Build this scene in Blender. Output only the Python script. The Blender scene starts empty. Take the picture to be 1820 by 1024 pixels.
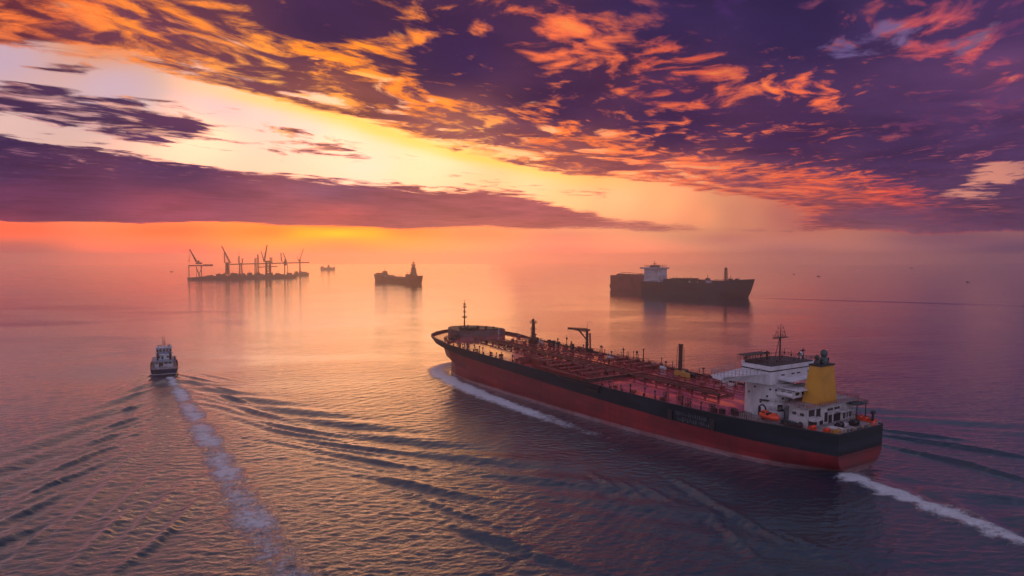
import bpy, bmesh, math, random
import numpy as np
from mathutils import Vector, Matrix

sc = bpy.context.scene
COL = sc.collection
random.seed(7)
rng = np.random.default_rng(11)
R = math.radians

# ------------------------------------------------------------------ camera
F_PX, CAM_H, HOR = 1213.33, 75.0, 458.0          # focal length in photo pixels, height in metres, horizon row
PITCH = math.atan((512 - HOR) / F_PX)
cd = bpy.data.cameras.new('camera')
cd.sensor_width = 36.0
cd.lens = F_PX / 1820 * 36.0
cd.clip_start, cd.clip_end = 1.0, 60000.0
cam = bpy.data.objects.new('camera', cd)
cam.location = (0, 0, CAM_H)
cam.rotation_euler = (math.pi / 2 - PITCH, 0, 0)
COL.objects.link(cam)
sc.camera = cam

# ------------------------------------------------------------------ view, render settings
sc.view_settings.view_transform = 'Standard'
sc.view_settings.look = 'None'
sc.view_settings.exposure = 0.0
sc.view_settings.gamma = 1.0
sc.render.engine = 'CYCLES'
sc.cycles.use_denoising = True
sc.cycles.max_bounces = 10
sc.cycles.diffuse_bounces = 3
sc.cycles.glossy_bounces = 4
sc.cycles.volume_bounces = 5
sc.cycles.transparent_max_bounces = 6
sc.cycles.sample_clamp_indirect = 4.0
sc.cycles.sample_clamp_direct = 12.0


def lin(c):
    c = np.asarray(c, float) / 255.0
    return np.where(c <= 0.04045, c / 12.92, ((c + 0.055) / 1.055) ** 2.4)


# ------------------------------------------------------------------ node helpers
class NT:
    """short-hand for building node trees"""

    def __init__(s, nt):
        s.nt = nt

    def new(s, t, **kw):
        n = s.nt.nodes.new(t)
        for k, v in kw.items():
            setattr(n, k, v)
        return n

    def put(s, sock, v):
        if v is None:
            return
        if isinstance(v, bpy.types.NodeSocket):
            s.nt.links.new(v, sock)
        else:
            sock.default_value = v

    def m(s, op, a, b=None, c=None, clamp=False):
        n = s.new('ShaderNodeMath', operation=op, use_clamp=clamp)
        for i, v in enumerate((a, b, c)):
            s.put(n.inputs[i], v)
        return n.outputs[0]

    def v(s, op, a, b=None, c=None, scale=None):
        n = s.new('ShaderNodeVectorMath', operation=op)
        for i, x in enumerate((a, b, c)):
            s.put(n.inputs[i], x)
        if scale is not None:
            s.put(n.inputs['Scale'], scale)
        return n.outputs['Value'] if op in ('DOT_PRODUCT', 'LENGTH', 'DISTANCE') else n.outputs[0]

    def xyz(s, x, y, z):
        n = s.new('ShaderNodeCombineXYZ')
        for i, v in enumerate((x, y, z)):
            s.put(n.inputs[i], v)
        return n.outputs[0]

    def sep(s, v):
        n = s.new('ShaderNodeSeparateXYZ')
        s.put(n.inputs[0], v)
        return n.outputs

    def noise(s, vec, scale=1.0, detail=4.0, rough=0.55, lac=2.0, dist=0.0, kind='FBM'):
        n = s.new('ShaderNodeTexNoise', noise_dimensions='3D', noise_type=kind)
        s.put(n.inputs['Vector'], vec)
        for k, v in (('Scale', scale), ('Detail', detail), ('Roughness', rough), ('Lacunarity', lac), ('Distortion', dist)):
            s.put(n.inputs[k], v)
        return n.outputs['Fac']

    def rng(s, x, a, b, lo=0.0, hi=1.0, kind='SMOOTHSTEP'):
        n = s.new('ShaderNodeMapRange', interpolation_type=kind, clamp=True)
        for k, v in ((0, x), (1, a), (2, b), (3, lo), (4, hi)):
            s.put(n.inputs[k], v)
        return n.outputs[0]

    def mix(s, f, a, b, mode='MIX'):
        n = s.new('ShaderNodeMix', data_type='RGBA', blend_type=mode)
        s.put(n.inputs[0], f)
        s.put(n.inputs[6], a if isinstance(a, bpy.types.NodeSocket) else tuple(a) + (1.0,) if len(a) == 3 else a)
        s.put(n.inputs[7], b if isinstance(b, bpy.types.NodeSocket) else tuple(b) + (1.0,) if len(b) == 3 else b)
        return n.outputs[2]


# ------------------------------------------------------------------ the sky (world)
SUN_AZ, SUN_EL = R(-10.5), R(7.5)


def idw(pts, gx, gy, p=3.0, ysc=1.6):
    """scattered control values spread over the sky grid (inverse distance)"""
    P = np.array([q[:2] for q in pts], float)
    C = np.array([q[2] for q in pts], float)
    flat = P[:, 1] > 395                              # the bands along the horizon reach far sideways
    sx, sy = np.where(flat, 0.8, 1.0), np.where(flat, 5.0, ysc)
    d2 = (sx * (gx[..., None] - P[:, 0])) ** 2 + (sy * (gy[..., None] - P[:, 1])) ** 2 + 250.0
    w = d2 ** (-p / 2)
    return (w[..., None] * C).sum(-2) / w.sum(-1)[..., None]


CLEAR = [(0, 110, (205, 172, 188)), (200, 160, (215, 180, 192)), (400, 190, (238, 205, 202)), (600, 250, (264, 228, 202)),
         (750, 300, (264, 226, 190)), (1000, 350, (262, 205, 145)), (1250, 388, (240, 158, 112)), (1320, 388, (216, 134, 106)), (1180, 365, (250, 180, 125)), (0, 215, (232, 190, 180)),
         (350, 250, (262, 230, 198)), (1500, 90, (105, 85, 135)), (1600, 60, (120, 92, 138)), (1750, 320, (218, 140, 122)),
         (1820, 200, (92, 62, 100)), (1650, 200, (84, 56, 100)), (1400, 385, (190, 108, 98)), (900, 0, (90, 52, 92)),
         (300, 0, (250, 150, 70)), (600, 110, (255, 178, 62)), (850, 225, (255, 185, 105)), (200, 60, (240, 135, 72)),
         (1100, 280, (250, 150, 95)), (1400, 330, (238, 125, 88)), (1000, 90, (225, 110, 75)),
         (480, 205, (245, 212, 205)), (560, 228, (248, 218, 205)), (760, 278, (255, 230, 190)),
         (950, 328, (255, 216, 165)), (650, 300, (252, 226, 205)), (1100, 352, (253, 195, 140)),
         (0, 412, (252, 112, 72)), (300, 414, (255, 122, 66)), (480, 416, (255, 135, 50)), (550, 418, (255, 200, 20)), (600, 418, (255, 235, 20)),
         (650, 418, (255, 200, 30)), (720, 416, (250, 145, 70)), (600, 402, (235, 110, 70)), (600, 434, (255, 150, 70)),
         (850, 420, (245, 150, 95)), (1000, 424, (232, 142, 112)), (1300, 428, (192, 116, 104)), (1700, 428, (128, 82, 98)),
         (0, 448, (200, 95, 88)), (300, 448, (235, 115, 84)), (600, 448, (248, 138, 80)), (1000, 448, (225, 135, 110)),
         (1400, 448, (176, 108, 104)), (1820, 448, (98, 66, 92))]
DARK = [(0, 240, (55, 36, 78)), (0, 300, (70, 41, 80)), (0, 360, (104, 51, 86)), (0, 392, (132, 56, 84)), (300, 290, (84, 50, 90)),
        (300, 385, (152, 70, 92)), (600, 335, (132, 76, 100)), (600, 392, (186, 84, 88)), (900, 370, (178, 92, 98)),
        (900, 402, (196, 100, 94)), (1200, 410, (186, 104, 98)), (0, 50, (108, 48, 62)), (200, 80, (112, 58, 76)), (400, 120, (116, 64, 78)),
        (600, 40, (64, 38, 76)), (600, 180, (138, 76, 72)), (800, 100, (58, 35, 76)), (800, 240, (160, 92, 88)), (1000, 180, (66, 38, 74)),
        (1000, 280, (156, 84, 86)), (1200, 20, (54, 38, 80)), (1200, 220, (66, 40, 80)), (1200, 330, (164, 84, 86)), (1400, 50, (52, 38, 80)),
        (1400, 250, (68, 41, 80)), (1400, 365, (122, 70, 88)), (1600, 250, (68, 45, 84)), (1600, 0, (62, 45, 88)), (1750, 30, (74, 50, 94)), (1680, 200, (84, 54, 96)),
        (1780, 130, (96, 60, 100)), (1800, 250, (80, 52, 92)), (1800, 370, (86, 55, 88)), (1800, 430, (104, 66, 92)), (150, 190, (74, 48, 84)),
        (1500, 430, (150, 92, 100)), (1100, 430, (205, 120, 105)), (400, 440, (225, 110, 88))]
LIT = [(100, 20, (245, 128, 58)), (300, 60, (250, 150, 56)), (600, 90, (255, 160, 46)), (500, 190, (255, 190, 90)), (750, 170, (255, 158, 52)),
       (850, 270, (255, 200, 100)), (1000, 60, (242, 125, 72)), (1200, 130, (232, 108, 68)), (1000, 230, (250, 140, 66)), (1200, 290, (250, 138, 78)),
       (1450, 165, (250, 130, 72)), (1600, 340, (240, 104, 66)), (1500, 330, (246, 120, 66)), (1700, 80, (205, 96, 92)), (1750, 190, (118, 70, 100)), (1650, 230, (104, 62, 94)), (1800, 40, (110, 66, 100)), (1300, 30, (70, 50, 100)), (1780, 120, (182, 90, 98)),
       (100, 210, (238, 192, 175)), (400, 270, (245, 200, 170)), (600, 320, (236, 165, 135)), (900, 350, (230, 150, 115)), (300, 380, (172, 78, 92)),
       (0, 380, (140, 62, 86)), (0, 250, (150, 100, 120)), (1200, 400, (204, 118, 98)), (1700, 300, (205, 118, 110)), (800, 400, (200, 100, 92)), (300, 400, (190, 85, 88))]


EDGE_X = [-100, 0, 200, 380, 620, 800, 950, 1150, 1300, 1450, 1600, 1820]
EDGE_Y = [68, 85, 122, 162, 212, 270, 302, 330, 352, 374, 395, 405]
MASS_X = [200, 330, 420, 480, 560, 640, 720, 745, 800, 870, 950, 1050, 1150, 1300, 1450, 1600, 1800]
MASS_Y = [-90, -40, 10, 60, 80, 72, 66, 150, 176, 196, 182, 232, 258, 290, 322, 350, 360]


def cover(X, Y):
    """how much cloud stands in each direction: <0 open sky, >0 cloud, >1 thick"""
    edge = np.interp(X, EDGE_X, EDGE_Y)
    band = np.interp(X, [-100, 0, 150, 250, 400, 550, 700, 900, 1000, 1100, 1300, 1450], [225, 232, 257, 270, 300, 322, 330, 343, 366, 390, 410, 416])
    foot = np.interp(X, [0, 600, 1000, 1400], [395, 406, 413, 418]) + 2.5 * np.sin(X / 83.0) + 2.0 * np.sin(X / 37.0 + 1.0)
    mass = np.interp(X, MASS_X, MASS_Y)
    K = np.full(X.shape, -0.40)
    K = np.where(Y < edge, np.clip(0.12 + (edge - Y) / 160.0, 0.10, 0.5), K)
    K = np.where((Y > edge) & (Y < edge + 30), -0.5, K)
    K = np.where(Y > band, np.clip(0.05 + (Y - band) / 42.0, 0.05, 1.1), K)
    K = np.where(Y < mass, np.clip(0.35 + (mass - Y) / 50.0, 0.35, 1.25), K)
    right = np.clip((X - 1330) / 200.0, 0, 1)
    K = np.where((Y > edge - 20) & (Y < foot), np.maximum(K, -0.62 + right * 1.5), K)
    K = np.where(Y > foot - 8, np.minimum(K, 0.45 - (Y - foot + 8) / 14.0), K)
    K = np.maximum(K, -1.4)

    def blob(x, y, rx, ry, k, K):
        w = np.exp(-(((X - x) / rx) ** 2 + ((Y - y) / ry) ** 2))
        return K + (k - K) * w
    for b in [(30, 178, 90, 20, 0.85), (150, 203, 110, 22, 0.9), (265, 232, 95, 20, 0.7), (120, 124, 80, 10, 0.15), (450, 198, 60, 9, 0.05),
              (500, 240, 80, 12, 0.1), (570, 266, 70, 12, 0.25), (650, 278, 40, 8, 0.1), (950, 340, 80, 8, 0.1), (820, 318, 60, 5, 0.05), (1060, 345, 60, 8, 0.1),
              (1500, 86, 85, 30, -0.62), (1590, 62, 75, 24, -0.45), (1440, 60, 40, 25, 0.9), (1570, 108, 50, 10, 0.7), (1690, 75, 110, 34, 0.3), (1640, 118, 60, 14, 0.6),
              (1765, 318, 90, 22, -0.42), (1800, 300, 60, 16, -0.40), (1715, 345, 50, 12, -0.2), (1660, 300, 40, 30, 1.0), (1790, 332, 50, 7, 0.4),
              (1650, 190, 110, 40, 0.4), (1790, 200, 80, 60, 0.3), (1750, 60, 70, 50, 0.25)]:
        K = blob(*b, K)
    return K


def glow(X, Y):
    """how much of the cloud in each direction is thin enough to be lit through from below"""
    mass = np.interp(X, MASS_X, MASS_Y)
    edge = np.interp(X, EDGE_X, EDGE_Y)
    G = np.full(X.shape, 0.12)
    zone = (Y < edge) & (Y > mass)
    G = np.where(zone, 0.30, G)
    G = np.where(Y < mass, 0.03, G)
    G = np.where(Y > edge, 0.30, G)
    G = G + 0.42 * np.exp(-((Y - mass - 14) / 15.0) ** 2) * np.clip((1750 - X) / 300, 0, 1)
    G = G + 0.30 * np.exp(-((Y - edge + 6) / 12.0) ** 2) * np.clip((1500 - X) / 500, 0, 1)
    for x, y, rx, ry, k in [(900, 14, 60, 18, .62), (960, 30, 60, 18, .6), (1030, 60, 80, 22, .66), (1000, 62, 60, 18, .72), (1090, 105, 110, 26, .62), (1060, 62, 60, 18, .8),
                            (1190, 118, 70, 24, .66), (1150, 48, 36, 16, .66), (1290, 150, 60, 20, .72), (1340, 158, 50, 12, .7), (1440, 148, 30, 16, .74), (1466, 170, 40, 15, .9),
                            (1160, 168, 50, 10, .6), (1200, 186, 70, 12, .5), (1190, 216, 60, 8, .55), (1330, 240, 50, 9, .55), (1400, 226, 40, 8, .55), (1480, 240, 34, 8, .5), (1600, 246, 24, 9, .55),
                            (950, 95, 60, 20, .5), (880, 50, 40, 14, .5), (700, 75, 44, 12, .8), (640, 90, 60, 14, .9), (950, 155, 40, 12, .4),
                            (1560, 345, 70, 14, .75), (1620, 342, 30, 10, .7), (1430, 312, 80, 12, .7), (1540, 322, 60, 10, .7), (1250, 350, 160, 26, .66), (1380, 375, 90, 16, .55),
                            (1690, 60, 70, 26, .66), (1640, 90, 60, 16, .7), (1700, 45, 26, 10, .9), (1790, 40, 50, 16, .5), (1780, 122, 46, 12, .66), (1660, 268, 40, 5, .7),
                            (1730, 190, 110, 40, .30), (120, 30, 200, 40, .62), (60, 190, 90, 8, .4)]:
        w = np.exp(-(((X - x) / rx) ** 2 + ((Y - y) / ry) ** 2))
        G = G + (k - G) * np.clip(w * 1.15, 0, 1)
    band = np.interp(X, [-100, 0, 150, 250, 400, 550, 700, 900, 1000, 1100, 1300, 1450], [225, 232, 257, 270, 300, 322, 330, 343, 366, 390, 410, 416])
    G = np.where((Y > band) & (X < 1350), np.minimum(G, np.clip(0.25 - (Y - band) / 90.0, 0.05, 0.25)), G)
    return G


def build_sky():
    w = bpy.data.worlds.new('World')
    w.use_nodes = True
    t = w.node_tree
    t.nodes.clear()
    n = NT(t)
    out = n.new('ShaderNodeOutputWorld')
    bg = n.new('ShaderNodeBackground')
    t.links.new(bg.outputs[0], out.inputs[0])
    tc = n.new('ShaderNodeTexCoord')
    d = n.v('NORMALIZE', tc.outputs['Generated'])
    dx, dy, dz = n.sep(d)
    fy = n.m('MAXIMUM', dy, 0.12)
    u = n.m('DIVIDE', dx, fy)
    v = n.m('DIVIDE', dz, fy)
    # cloud layer coordinates: a plane high above, streets of cloud running to azimuth 30 degrees
    zc = n.m('MAXIMUM', dz, 0.035)
    qx, qy = n.m('DIVIDE', dx, zc), n.m('DIVIDE', dy, zc)
    ca, sa = math.cos(R(32)), math.sin(R(32))
    A = n.m('ADD', n.m('MULTIPLY', qx, sa), n.m('MULTIPLY', qy, ca))
    B = n.m('SUBTRACT', n.m('MULTIPLY', qx, ca), n.m('MULTIPLY', qy, sa))
    q = n.xyz(n.m('MULTIPLY', A, 0.74), n.m('MULTIPLY', B, 1.08), 0.0)
    wn = n.new('ShaderNodeTexNoise', noise_dimensions='3D')
    n.put(wn.inputs['Vector'], q)
    n.put(wn.inputs['Scale'], 0.9)
    n.put(wn.inputs['Detail'], 3.0)
    warp = n.v('SUBTRACT', wn.outputs['Color'], (0.5, 0.5, 0.5))
    qw = n.v('ADD', q, n.v('SCALE', warp, scale=0.75))
    # plain noise in angle space, for the low bands where the cloud plane runs out
    ang = n.xyz(n.m('MULTIPLY', u, 5.0), n.m('MULTIPLY', v, 26.0), 3.3)

    def density(vec):
        big = n.noise(vec, 1.1, 2.0, 0.5)
        mid = n.noise(vec, 3.3, 8.0, 0.60, dist=0.25)
        return n.m('ADD', n.m('MULTIPLY', n.m('SUBTRACT', big, 0.5), 1.0), n.m('MULTIPLY', n.m('SUBTRACT', mid, 0.5), 2.1))
    n0 = density(qw)
    sunq = (-0.06, -0.05, 0.0)
    n1 = density(n.v('ADD', qw, sunq))
    na = n.m('SUBTRACT', n.noise(ang, 1.6, 6.0, 0.6), 0.5)
    low = n.rng(v, 0.04, 0.17)
    dens_noise = n.m('ADD', n.m('MULTIPLY', n0, n.m('MULTIPLY_ADD', low, 0.75, 0.25)), n.m('MULTIPLY', na, n.m('MULTIPLY_ADD', low, -0.55, 0.75)))
    # layout of the evening sky: rows of colour ramps over azimuth, blended over elevation
    NX, NY = 128, 64
    xs = np.linspace(-90, 1910, NX)
    ys = np.linspace(-40, 460, NY)
    GX, GY = np.meshgrid(xs, ys)
    K = np.clip((cover(GX, GY) + 1.5) / 3.0, 0, 1)
    G = np.clip(glow(GX, GY), 0, 1)
    # look the table up with slightly ragged coordinates so that its edges follow the cloud texture
    rag = n.v('SCALE', warp, scale=0.035)
    rx, ry, _ = n.sep(rag)
    uu = n.m('ADD', u, n.m('MULTIPLY', n.m('MULTIPLY', rx, 1.6), low))
    vv = n.m('ADD', v, n.m('MULTIPLY', n.m('MULTIPLY', ry, 0.8), n.rng(v, 0.05, 0.15)))
    px = n.m('MULTIPLY_ADD', uu, F_PX, 910.0)
    py = n.m('MULTIPLY_ADD', vv, -F_PX, HOR)
    tx = n.m('DIVIDE', n.m('SUBTRACT', px, float(xs[0])), float(xs[-1] - xs[0]))
    ty = n.m('DIVIDE', n.m('SUBTRACT', float(ys[-1]), py), float(ys[-1] - ys[0]))
    tuv = n.xyz(tx, ty, 0.0)
    acc = []
    for nm, P in (('open_sky', CLEAR), ('cloud_dark', DARK), ('cloud_lit', LIT)):
        T = lin(idw(P, GX, GY, 2.6 if nm == 'open_sky' else 3.3))
        if nm == 'open_sky':                          # the gold rim just under the edge of the cloud sheet
            e = np.interp(GX, EDGE_X, EDGE_Y)
            rim = np.exp(-((GY - e - 2) / 13.0) ** 2) * np.interp(GX, [250, 450, 600, 900, 1200], [0, 0.6, 0.9, 0.7, 0])
            T = T + (lin((255, 208, 70)) - T) * rim[..., None]
            T = T * np.interp(GY, [418, 440, 460], [1.0, 1.2, 1.3])[..., None]   # the horizon seen through miles of haze
        if nm == 'cloud_lit':                         # away from the sun the undersides burn redder
            T[..., 1] *= np.interp(GX, [0, 500, 900, 1500], [0.86, 0.92, 0.80, 0.76])
        if nm != 'cloud_dark':                        # where the sky is brighter than white it stays so for the water
            hot = np.clip((T[..., 0] - 0.80) / 0.2, 0, 1)
            sunward = np.exp(-((GX - 640) / 520.0) ** 2)
            T[..., 0] *= 1 + (0.95 if nm == 'open_sky' else 0.3) * hot * (0.35 + 0.65 * sunward)
            T[..., 1] *= 1 + (0.20 if nm == 'open_sky' else 0.06) * hot * sunward * (GY < 395)
        im = bpy.data.images.new('table_' + nm, NX, NY, alpha=True, float_buffer=True)
        im.colorspace_settings.name = 'Non-Color'
        im.alpha_mode = 'CHANNEL_PACKED'
        im.pixels.foreach_set(np.dstack([T, G if nm == 'cloud_dark' else K])[::-1].astype(np.float32).ravel())
        im.pack()
        it = n.new('ShaderNodeTexImage', image=im, interpolation='Cubic', extension='EXTEND')
        n.put(it.inputs[0], tuv)
        acc.append(it.outputs[0])
        if nm == 'open_sky':
            kacc = it.outputs[1]
        if nm == 'cloud_dark':
            gacc = it.outputs[1]
    kov = n.m('MULTIPLY_ADD', kacc, 3.0, -1.5)
    dens = n.m('ADD', kov, n.m('MULTIPLY', dens_noise, 1.25))
    alpha = n.rng(dens, -0.16, 0.26)
    # thin cloud and the flanks that face the low sun glow, the thick middle stays dark
    slope = n.m('SUBTRACT', n0, n1)
    rip = n.m('SUBTRACT', n.noise(qw, 7.5, 6.0, 0.60), 0.5)
    thin = n.rng(dens, 0.0, 0.5, 0.30, 0.0)
    g = n.m('ADD', n.m('ADD', gacc, thin), n.m('ADD', n.m('MULTIPLY', n.m('MULTIPLY', slope, low), 2.4), n.m('MULTIPLY', n.m('SUBTRACT', 0.0, dens_noise), 1.0)))
    g = n.m('ADD', g, n.m('MULTIPLY', rip, n.m('MULTIPLY', n.rng(v, 0.07, 0.21), 1.15)))
    lit = n.rng(g, 0.22, 1.20)
    mott = n.m('MULTIPLY_ADD', n.m('SUBTRACT', n.noise(qw, 1.7, 5.0, 0.6), 0.5), 0.8, 1.0)
    na2 = n.noise(n.v('ADD', ang, (3.1, 7.7, 0.0)), 0.9, 6.0, 0.62, dist=0.5)
    mott = n.m('ADD', mott, n.m('MULTIPLY', n.m('SUBTRACT', na2, 0.5), n.m('MULTIPLY_ADD', low, -1.3, 1.6)))
    cloud = n.mix(lit, n.v('SCALE', acc[1], scale=mott), acc[2])
    cloud = n.mix(n.rng(g, 1.0, 1.6, 0.0, 0.3), cloud, lin((255, 180, 85)))
    front = n.mix(alpha, acc[0], cloud)
    # the rest of the dome: violet dusk overhead and behind, from a low-sun Sky Texture and scattered cloud
    sky = n.new('ShaderNodeTexSky', sky_type='NISHITA')
    sky.sun_disc = False
    sky.sun_elevation = SUN_EL
    sky.sun_rotation = SUN_AZ
    sky.altitude = 75.0
    sky.dust_density = 2.0
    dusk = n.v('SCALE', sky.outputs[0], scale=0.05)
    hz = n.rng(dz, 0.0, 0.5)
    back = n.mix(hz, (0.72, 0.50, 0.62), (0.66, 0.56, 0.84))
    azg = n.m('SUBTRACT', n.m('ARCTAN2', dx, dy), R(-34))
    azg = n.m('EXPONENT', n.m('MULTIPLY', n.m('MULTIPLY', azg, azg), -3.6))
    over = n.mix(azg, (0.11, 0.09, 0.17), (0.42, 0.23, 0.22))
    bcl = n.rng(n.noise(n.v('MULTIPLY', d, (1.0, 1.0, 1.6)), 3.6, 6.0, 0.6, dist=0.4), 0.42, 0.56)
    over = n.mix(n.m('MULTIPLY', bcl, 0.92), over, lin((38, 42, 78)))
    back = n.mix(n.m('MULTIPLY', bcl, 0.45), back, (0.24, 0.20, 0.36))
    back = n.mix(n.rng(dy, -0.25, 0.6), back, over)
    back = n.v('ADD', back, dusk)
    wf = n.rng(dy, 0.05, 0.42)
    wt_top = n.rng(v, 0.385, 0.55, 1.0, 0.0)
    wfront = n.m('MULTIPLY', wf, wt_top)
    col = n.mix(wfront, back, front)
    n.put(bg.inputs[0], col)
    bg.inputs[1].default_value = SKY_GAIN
    w.cycles.sampling_method = 'MANUAL'
    w.cycles.sample_map_resolution = 1024
    sc.world = w


SKY_GAIN = 1.0
build_sky()

# ------------------------------------------------------------------ the sun, low behind the cloud bank
sd = bpy.data.lights.new('sun', 'SUN')
sd.energy = 0.065
sd.angle = R(22.0)
sd.color = (1.0, 0.56, 0.20)
sun = bpy.data.objects.new('sun', sd)
sdir = Vector((math.sin(SUN_AZ) * math.cos(SUN_EL), math.cos(SUN_AZ) * math.cos(SUN_EL), math.sin(SUN_EL)))
sun.rotation_euler = sdir.to_track_quat('Z', 'Y').to_euler()
sun.location = (-300, 900, 400)
COL.objects.link(sun)

# ------------------------------------------------------------------ materials
def pmat(name, col, rough=0.5, metal=0.0, spec=0.5, var=0.0, vscale=0.3, bump=0.0, bscale=2.0, coat=0.0, col2=None, stretch=None):
    """painted / bare surface with a little procedural wear"""
    m = bpy.data.materials.new(name)
    m.use_nodes = True
    n = NT(m.node_tree)
    b = m.node_tree.nodes['Principled BSDF']
    tc = n.new('ShaderNodeTexCoord').outputs['Object']
    if stretch:
        tc = n.v('MULTIPLY', tc, stretch)
    c = tuple(col) + (1.0,)
    if var > 0:
        f = n.rng(n.noise(tc, vscale, 5.0, 0.6), 0.40, 0.68)
        c2 = col2 if col2 is not None else [x * (1 - var) for x in col]
        c = n.mix(f, col, c2)
    n.put(b.inputs['Base Color'], c)
    r = n.m('MULTIPLY_ADD', n.noise(tc, vscale * 2.1, 4.0), 0.35, max(0.02, rough - 0.17)) if var > 0 else rough
    n.put(b.inputs['Roughness'], r)
    b.inputs['Metallic'].default_value = metal
    b.inputs['Specular IOR Level'].default_value = spec
    b.inputs['Coat Weight'].default_value = coat
    if bump > 0:
        bn = n.new('ShaderNodeBump')
        n.put(bn.inputs['Height'], n.noise(tc, bscale, 5.0))
        bn.inputs['Strength'].default_value = bump
        bn.inputs['Distance'].default_value = 0.1
        n.put(b.inputs['Normal'], bn.outputs[0])
    return m


# ------------------------------------------------------------------ places: photo pixel -> point on the sea
def on_sea(x, y, z=0.0):
    u, v = (x - 910) / F_PX, -(y - 512) / F_PX
    d = np.array([u, math.cos(PITCH) + v * math.sin(PITCH), -math.sin(PITCH) + v * math.cos(PITCH)])
    return np.array([0, 0, CAM_H]) + d * (z - CAM_H) / d[2]


# the tanker's place: stern on the centre line, heading away to the left
SHIP_K = 0.96
SHIP_O = np.array([127.8, 247.5, 0.0]) * SHIP_K          # on the sea plane; the hull's reference level floats 3 m above it
SHIP_Z = 75.0 * (1 - SHIP_K)
SHIP_ANG = R(123.12)
SHIP_TRIM = R(1.2)
SH = np.array([math.cos(SHIP_ANG), math.sin(SHIP_ANG)])
SP = np.array([-SH[1], SH[0]])
DECK_S = [0, 10, 25, 36, 64, 100, 150, 235, 262, 278, 290, 300, 308, 313, 315.5, 316]
DECK_B = [14.5, 18.4, 23.8, 27.0, 30.4, 32.4, 33.4, 33.6, 33.4, 32.4, 30.2, 26.0, 18.5, 10.5, 4.0, 0.0]
WL_S = [-1, 5, 16, 37, 63, 92, 135, 232, 255, 270, 282, 288, 291, 292]
WL_B = [8.0, 14.0, 20.0, 25.5, 29.5, 32.0, 33.4, 33.4, 30.5, 25.5, 17.0, 10.0, 4.0, 0.0]

TUG_P = on_sea(292, 668)
TUG_DIR = np.array([-0.51, 0.86])
TUG_DIR = TUG_DIR / np.linalg.norm(TUG_DIR)


# ------------------------------------------------------------------ the sea
def kelvin(px, py, src, head, lam0, amp, th0, th1, tc, tw, reach, side=0):
    """elevation of a ship's wave system: sum of plane waves that keep up with the ship"""
    head = np.asarray(head) / np.linalg.norm(head)
    dx, dy = px - src[0], py - src[1]
    xb = -(dx * head[0] + dy * head[1])
    yl = -dx * head[1] + dy * head[0]
    out = np.zeros_like(px)
    sel = (xb > -20) & (xb < reach) & (np.abs(yl) < 0.50 * np.maximum(xb, 0) + 40)
    X, Y = xb[sel], yl[sel]
    k0 = 2 * math.pi / lam0
    acc = np.zeros_like(X)
    ths = np.linspace(R(th0), R(th1), 150)
    for th in np.concatenate([-ths, ths]):
        k = k0 / math.cos(th) ** 2
        a = math.exp(-((abs(th) - R(tc)) / R(tw)) ** 2) * math.cos(th)
        acc += a * np.cos(k * (X * math.cos(th) + Y * math.sin(th)))
    acc *= amp / 150 * 6
    r = np.abs(Y) / np.maximum(X, 1.0)
    m = 1.0 / (1.0 + np.exp((r - 0.375) / 0.018))
    m *= np.clip(X / 40.0, 0, 1) * np.clip((reach - X) / (0.35 * reach), 0, 1)
    if side:                                           # one flank's waves stay on that flank
        m *= 1.0 / (1.0 + np.exp(-side * (Y + side * 2.0) / 5.0))
    out[sel] = acc * m
    return out


def seg_dist(px, py, pts):
    """distance to a polyline and the fraction run along it"""
    best = np.full(px.shape, 1e9)
    par = np.zeros(px.shape)
    pts = np.asarray(pts, float)
    L = np.concatenate([[0], np.cumsum(np.linalg.norm(np.diff(pts, axis=0), axis=1))])
    for i in range(len(pts) - 1):
        a, b = pts[i], pts[i + 1]
        ab = b - a
        t = np.clip(((px - a[0]) * ab[0] + (py - a[1]) * ab[1]) / (ab @ ab), 0, 1)
        d = np.hypot(px - a[0] - t * ab[0], py - a[1] - t * ab[1])
        k = d < best
        best = np.where(k, d, best)
        par = np.where(k, (L[i] + t * (L[i + 1] - L[i])) / L[-1], par)
    return best, par


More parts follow.
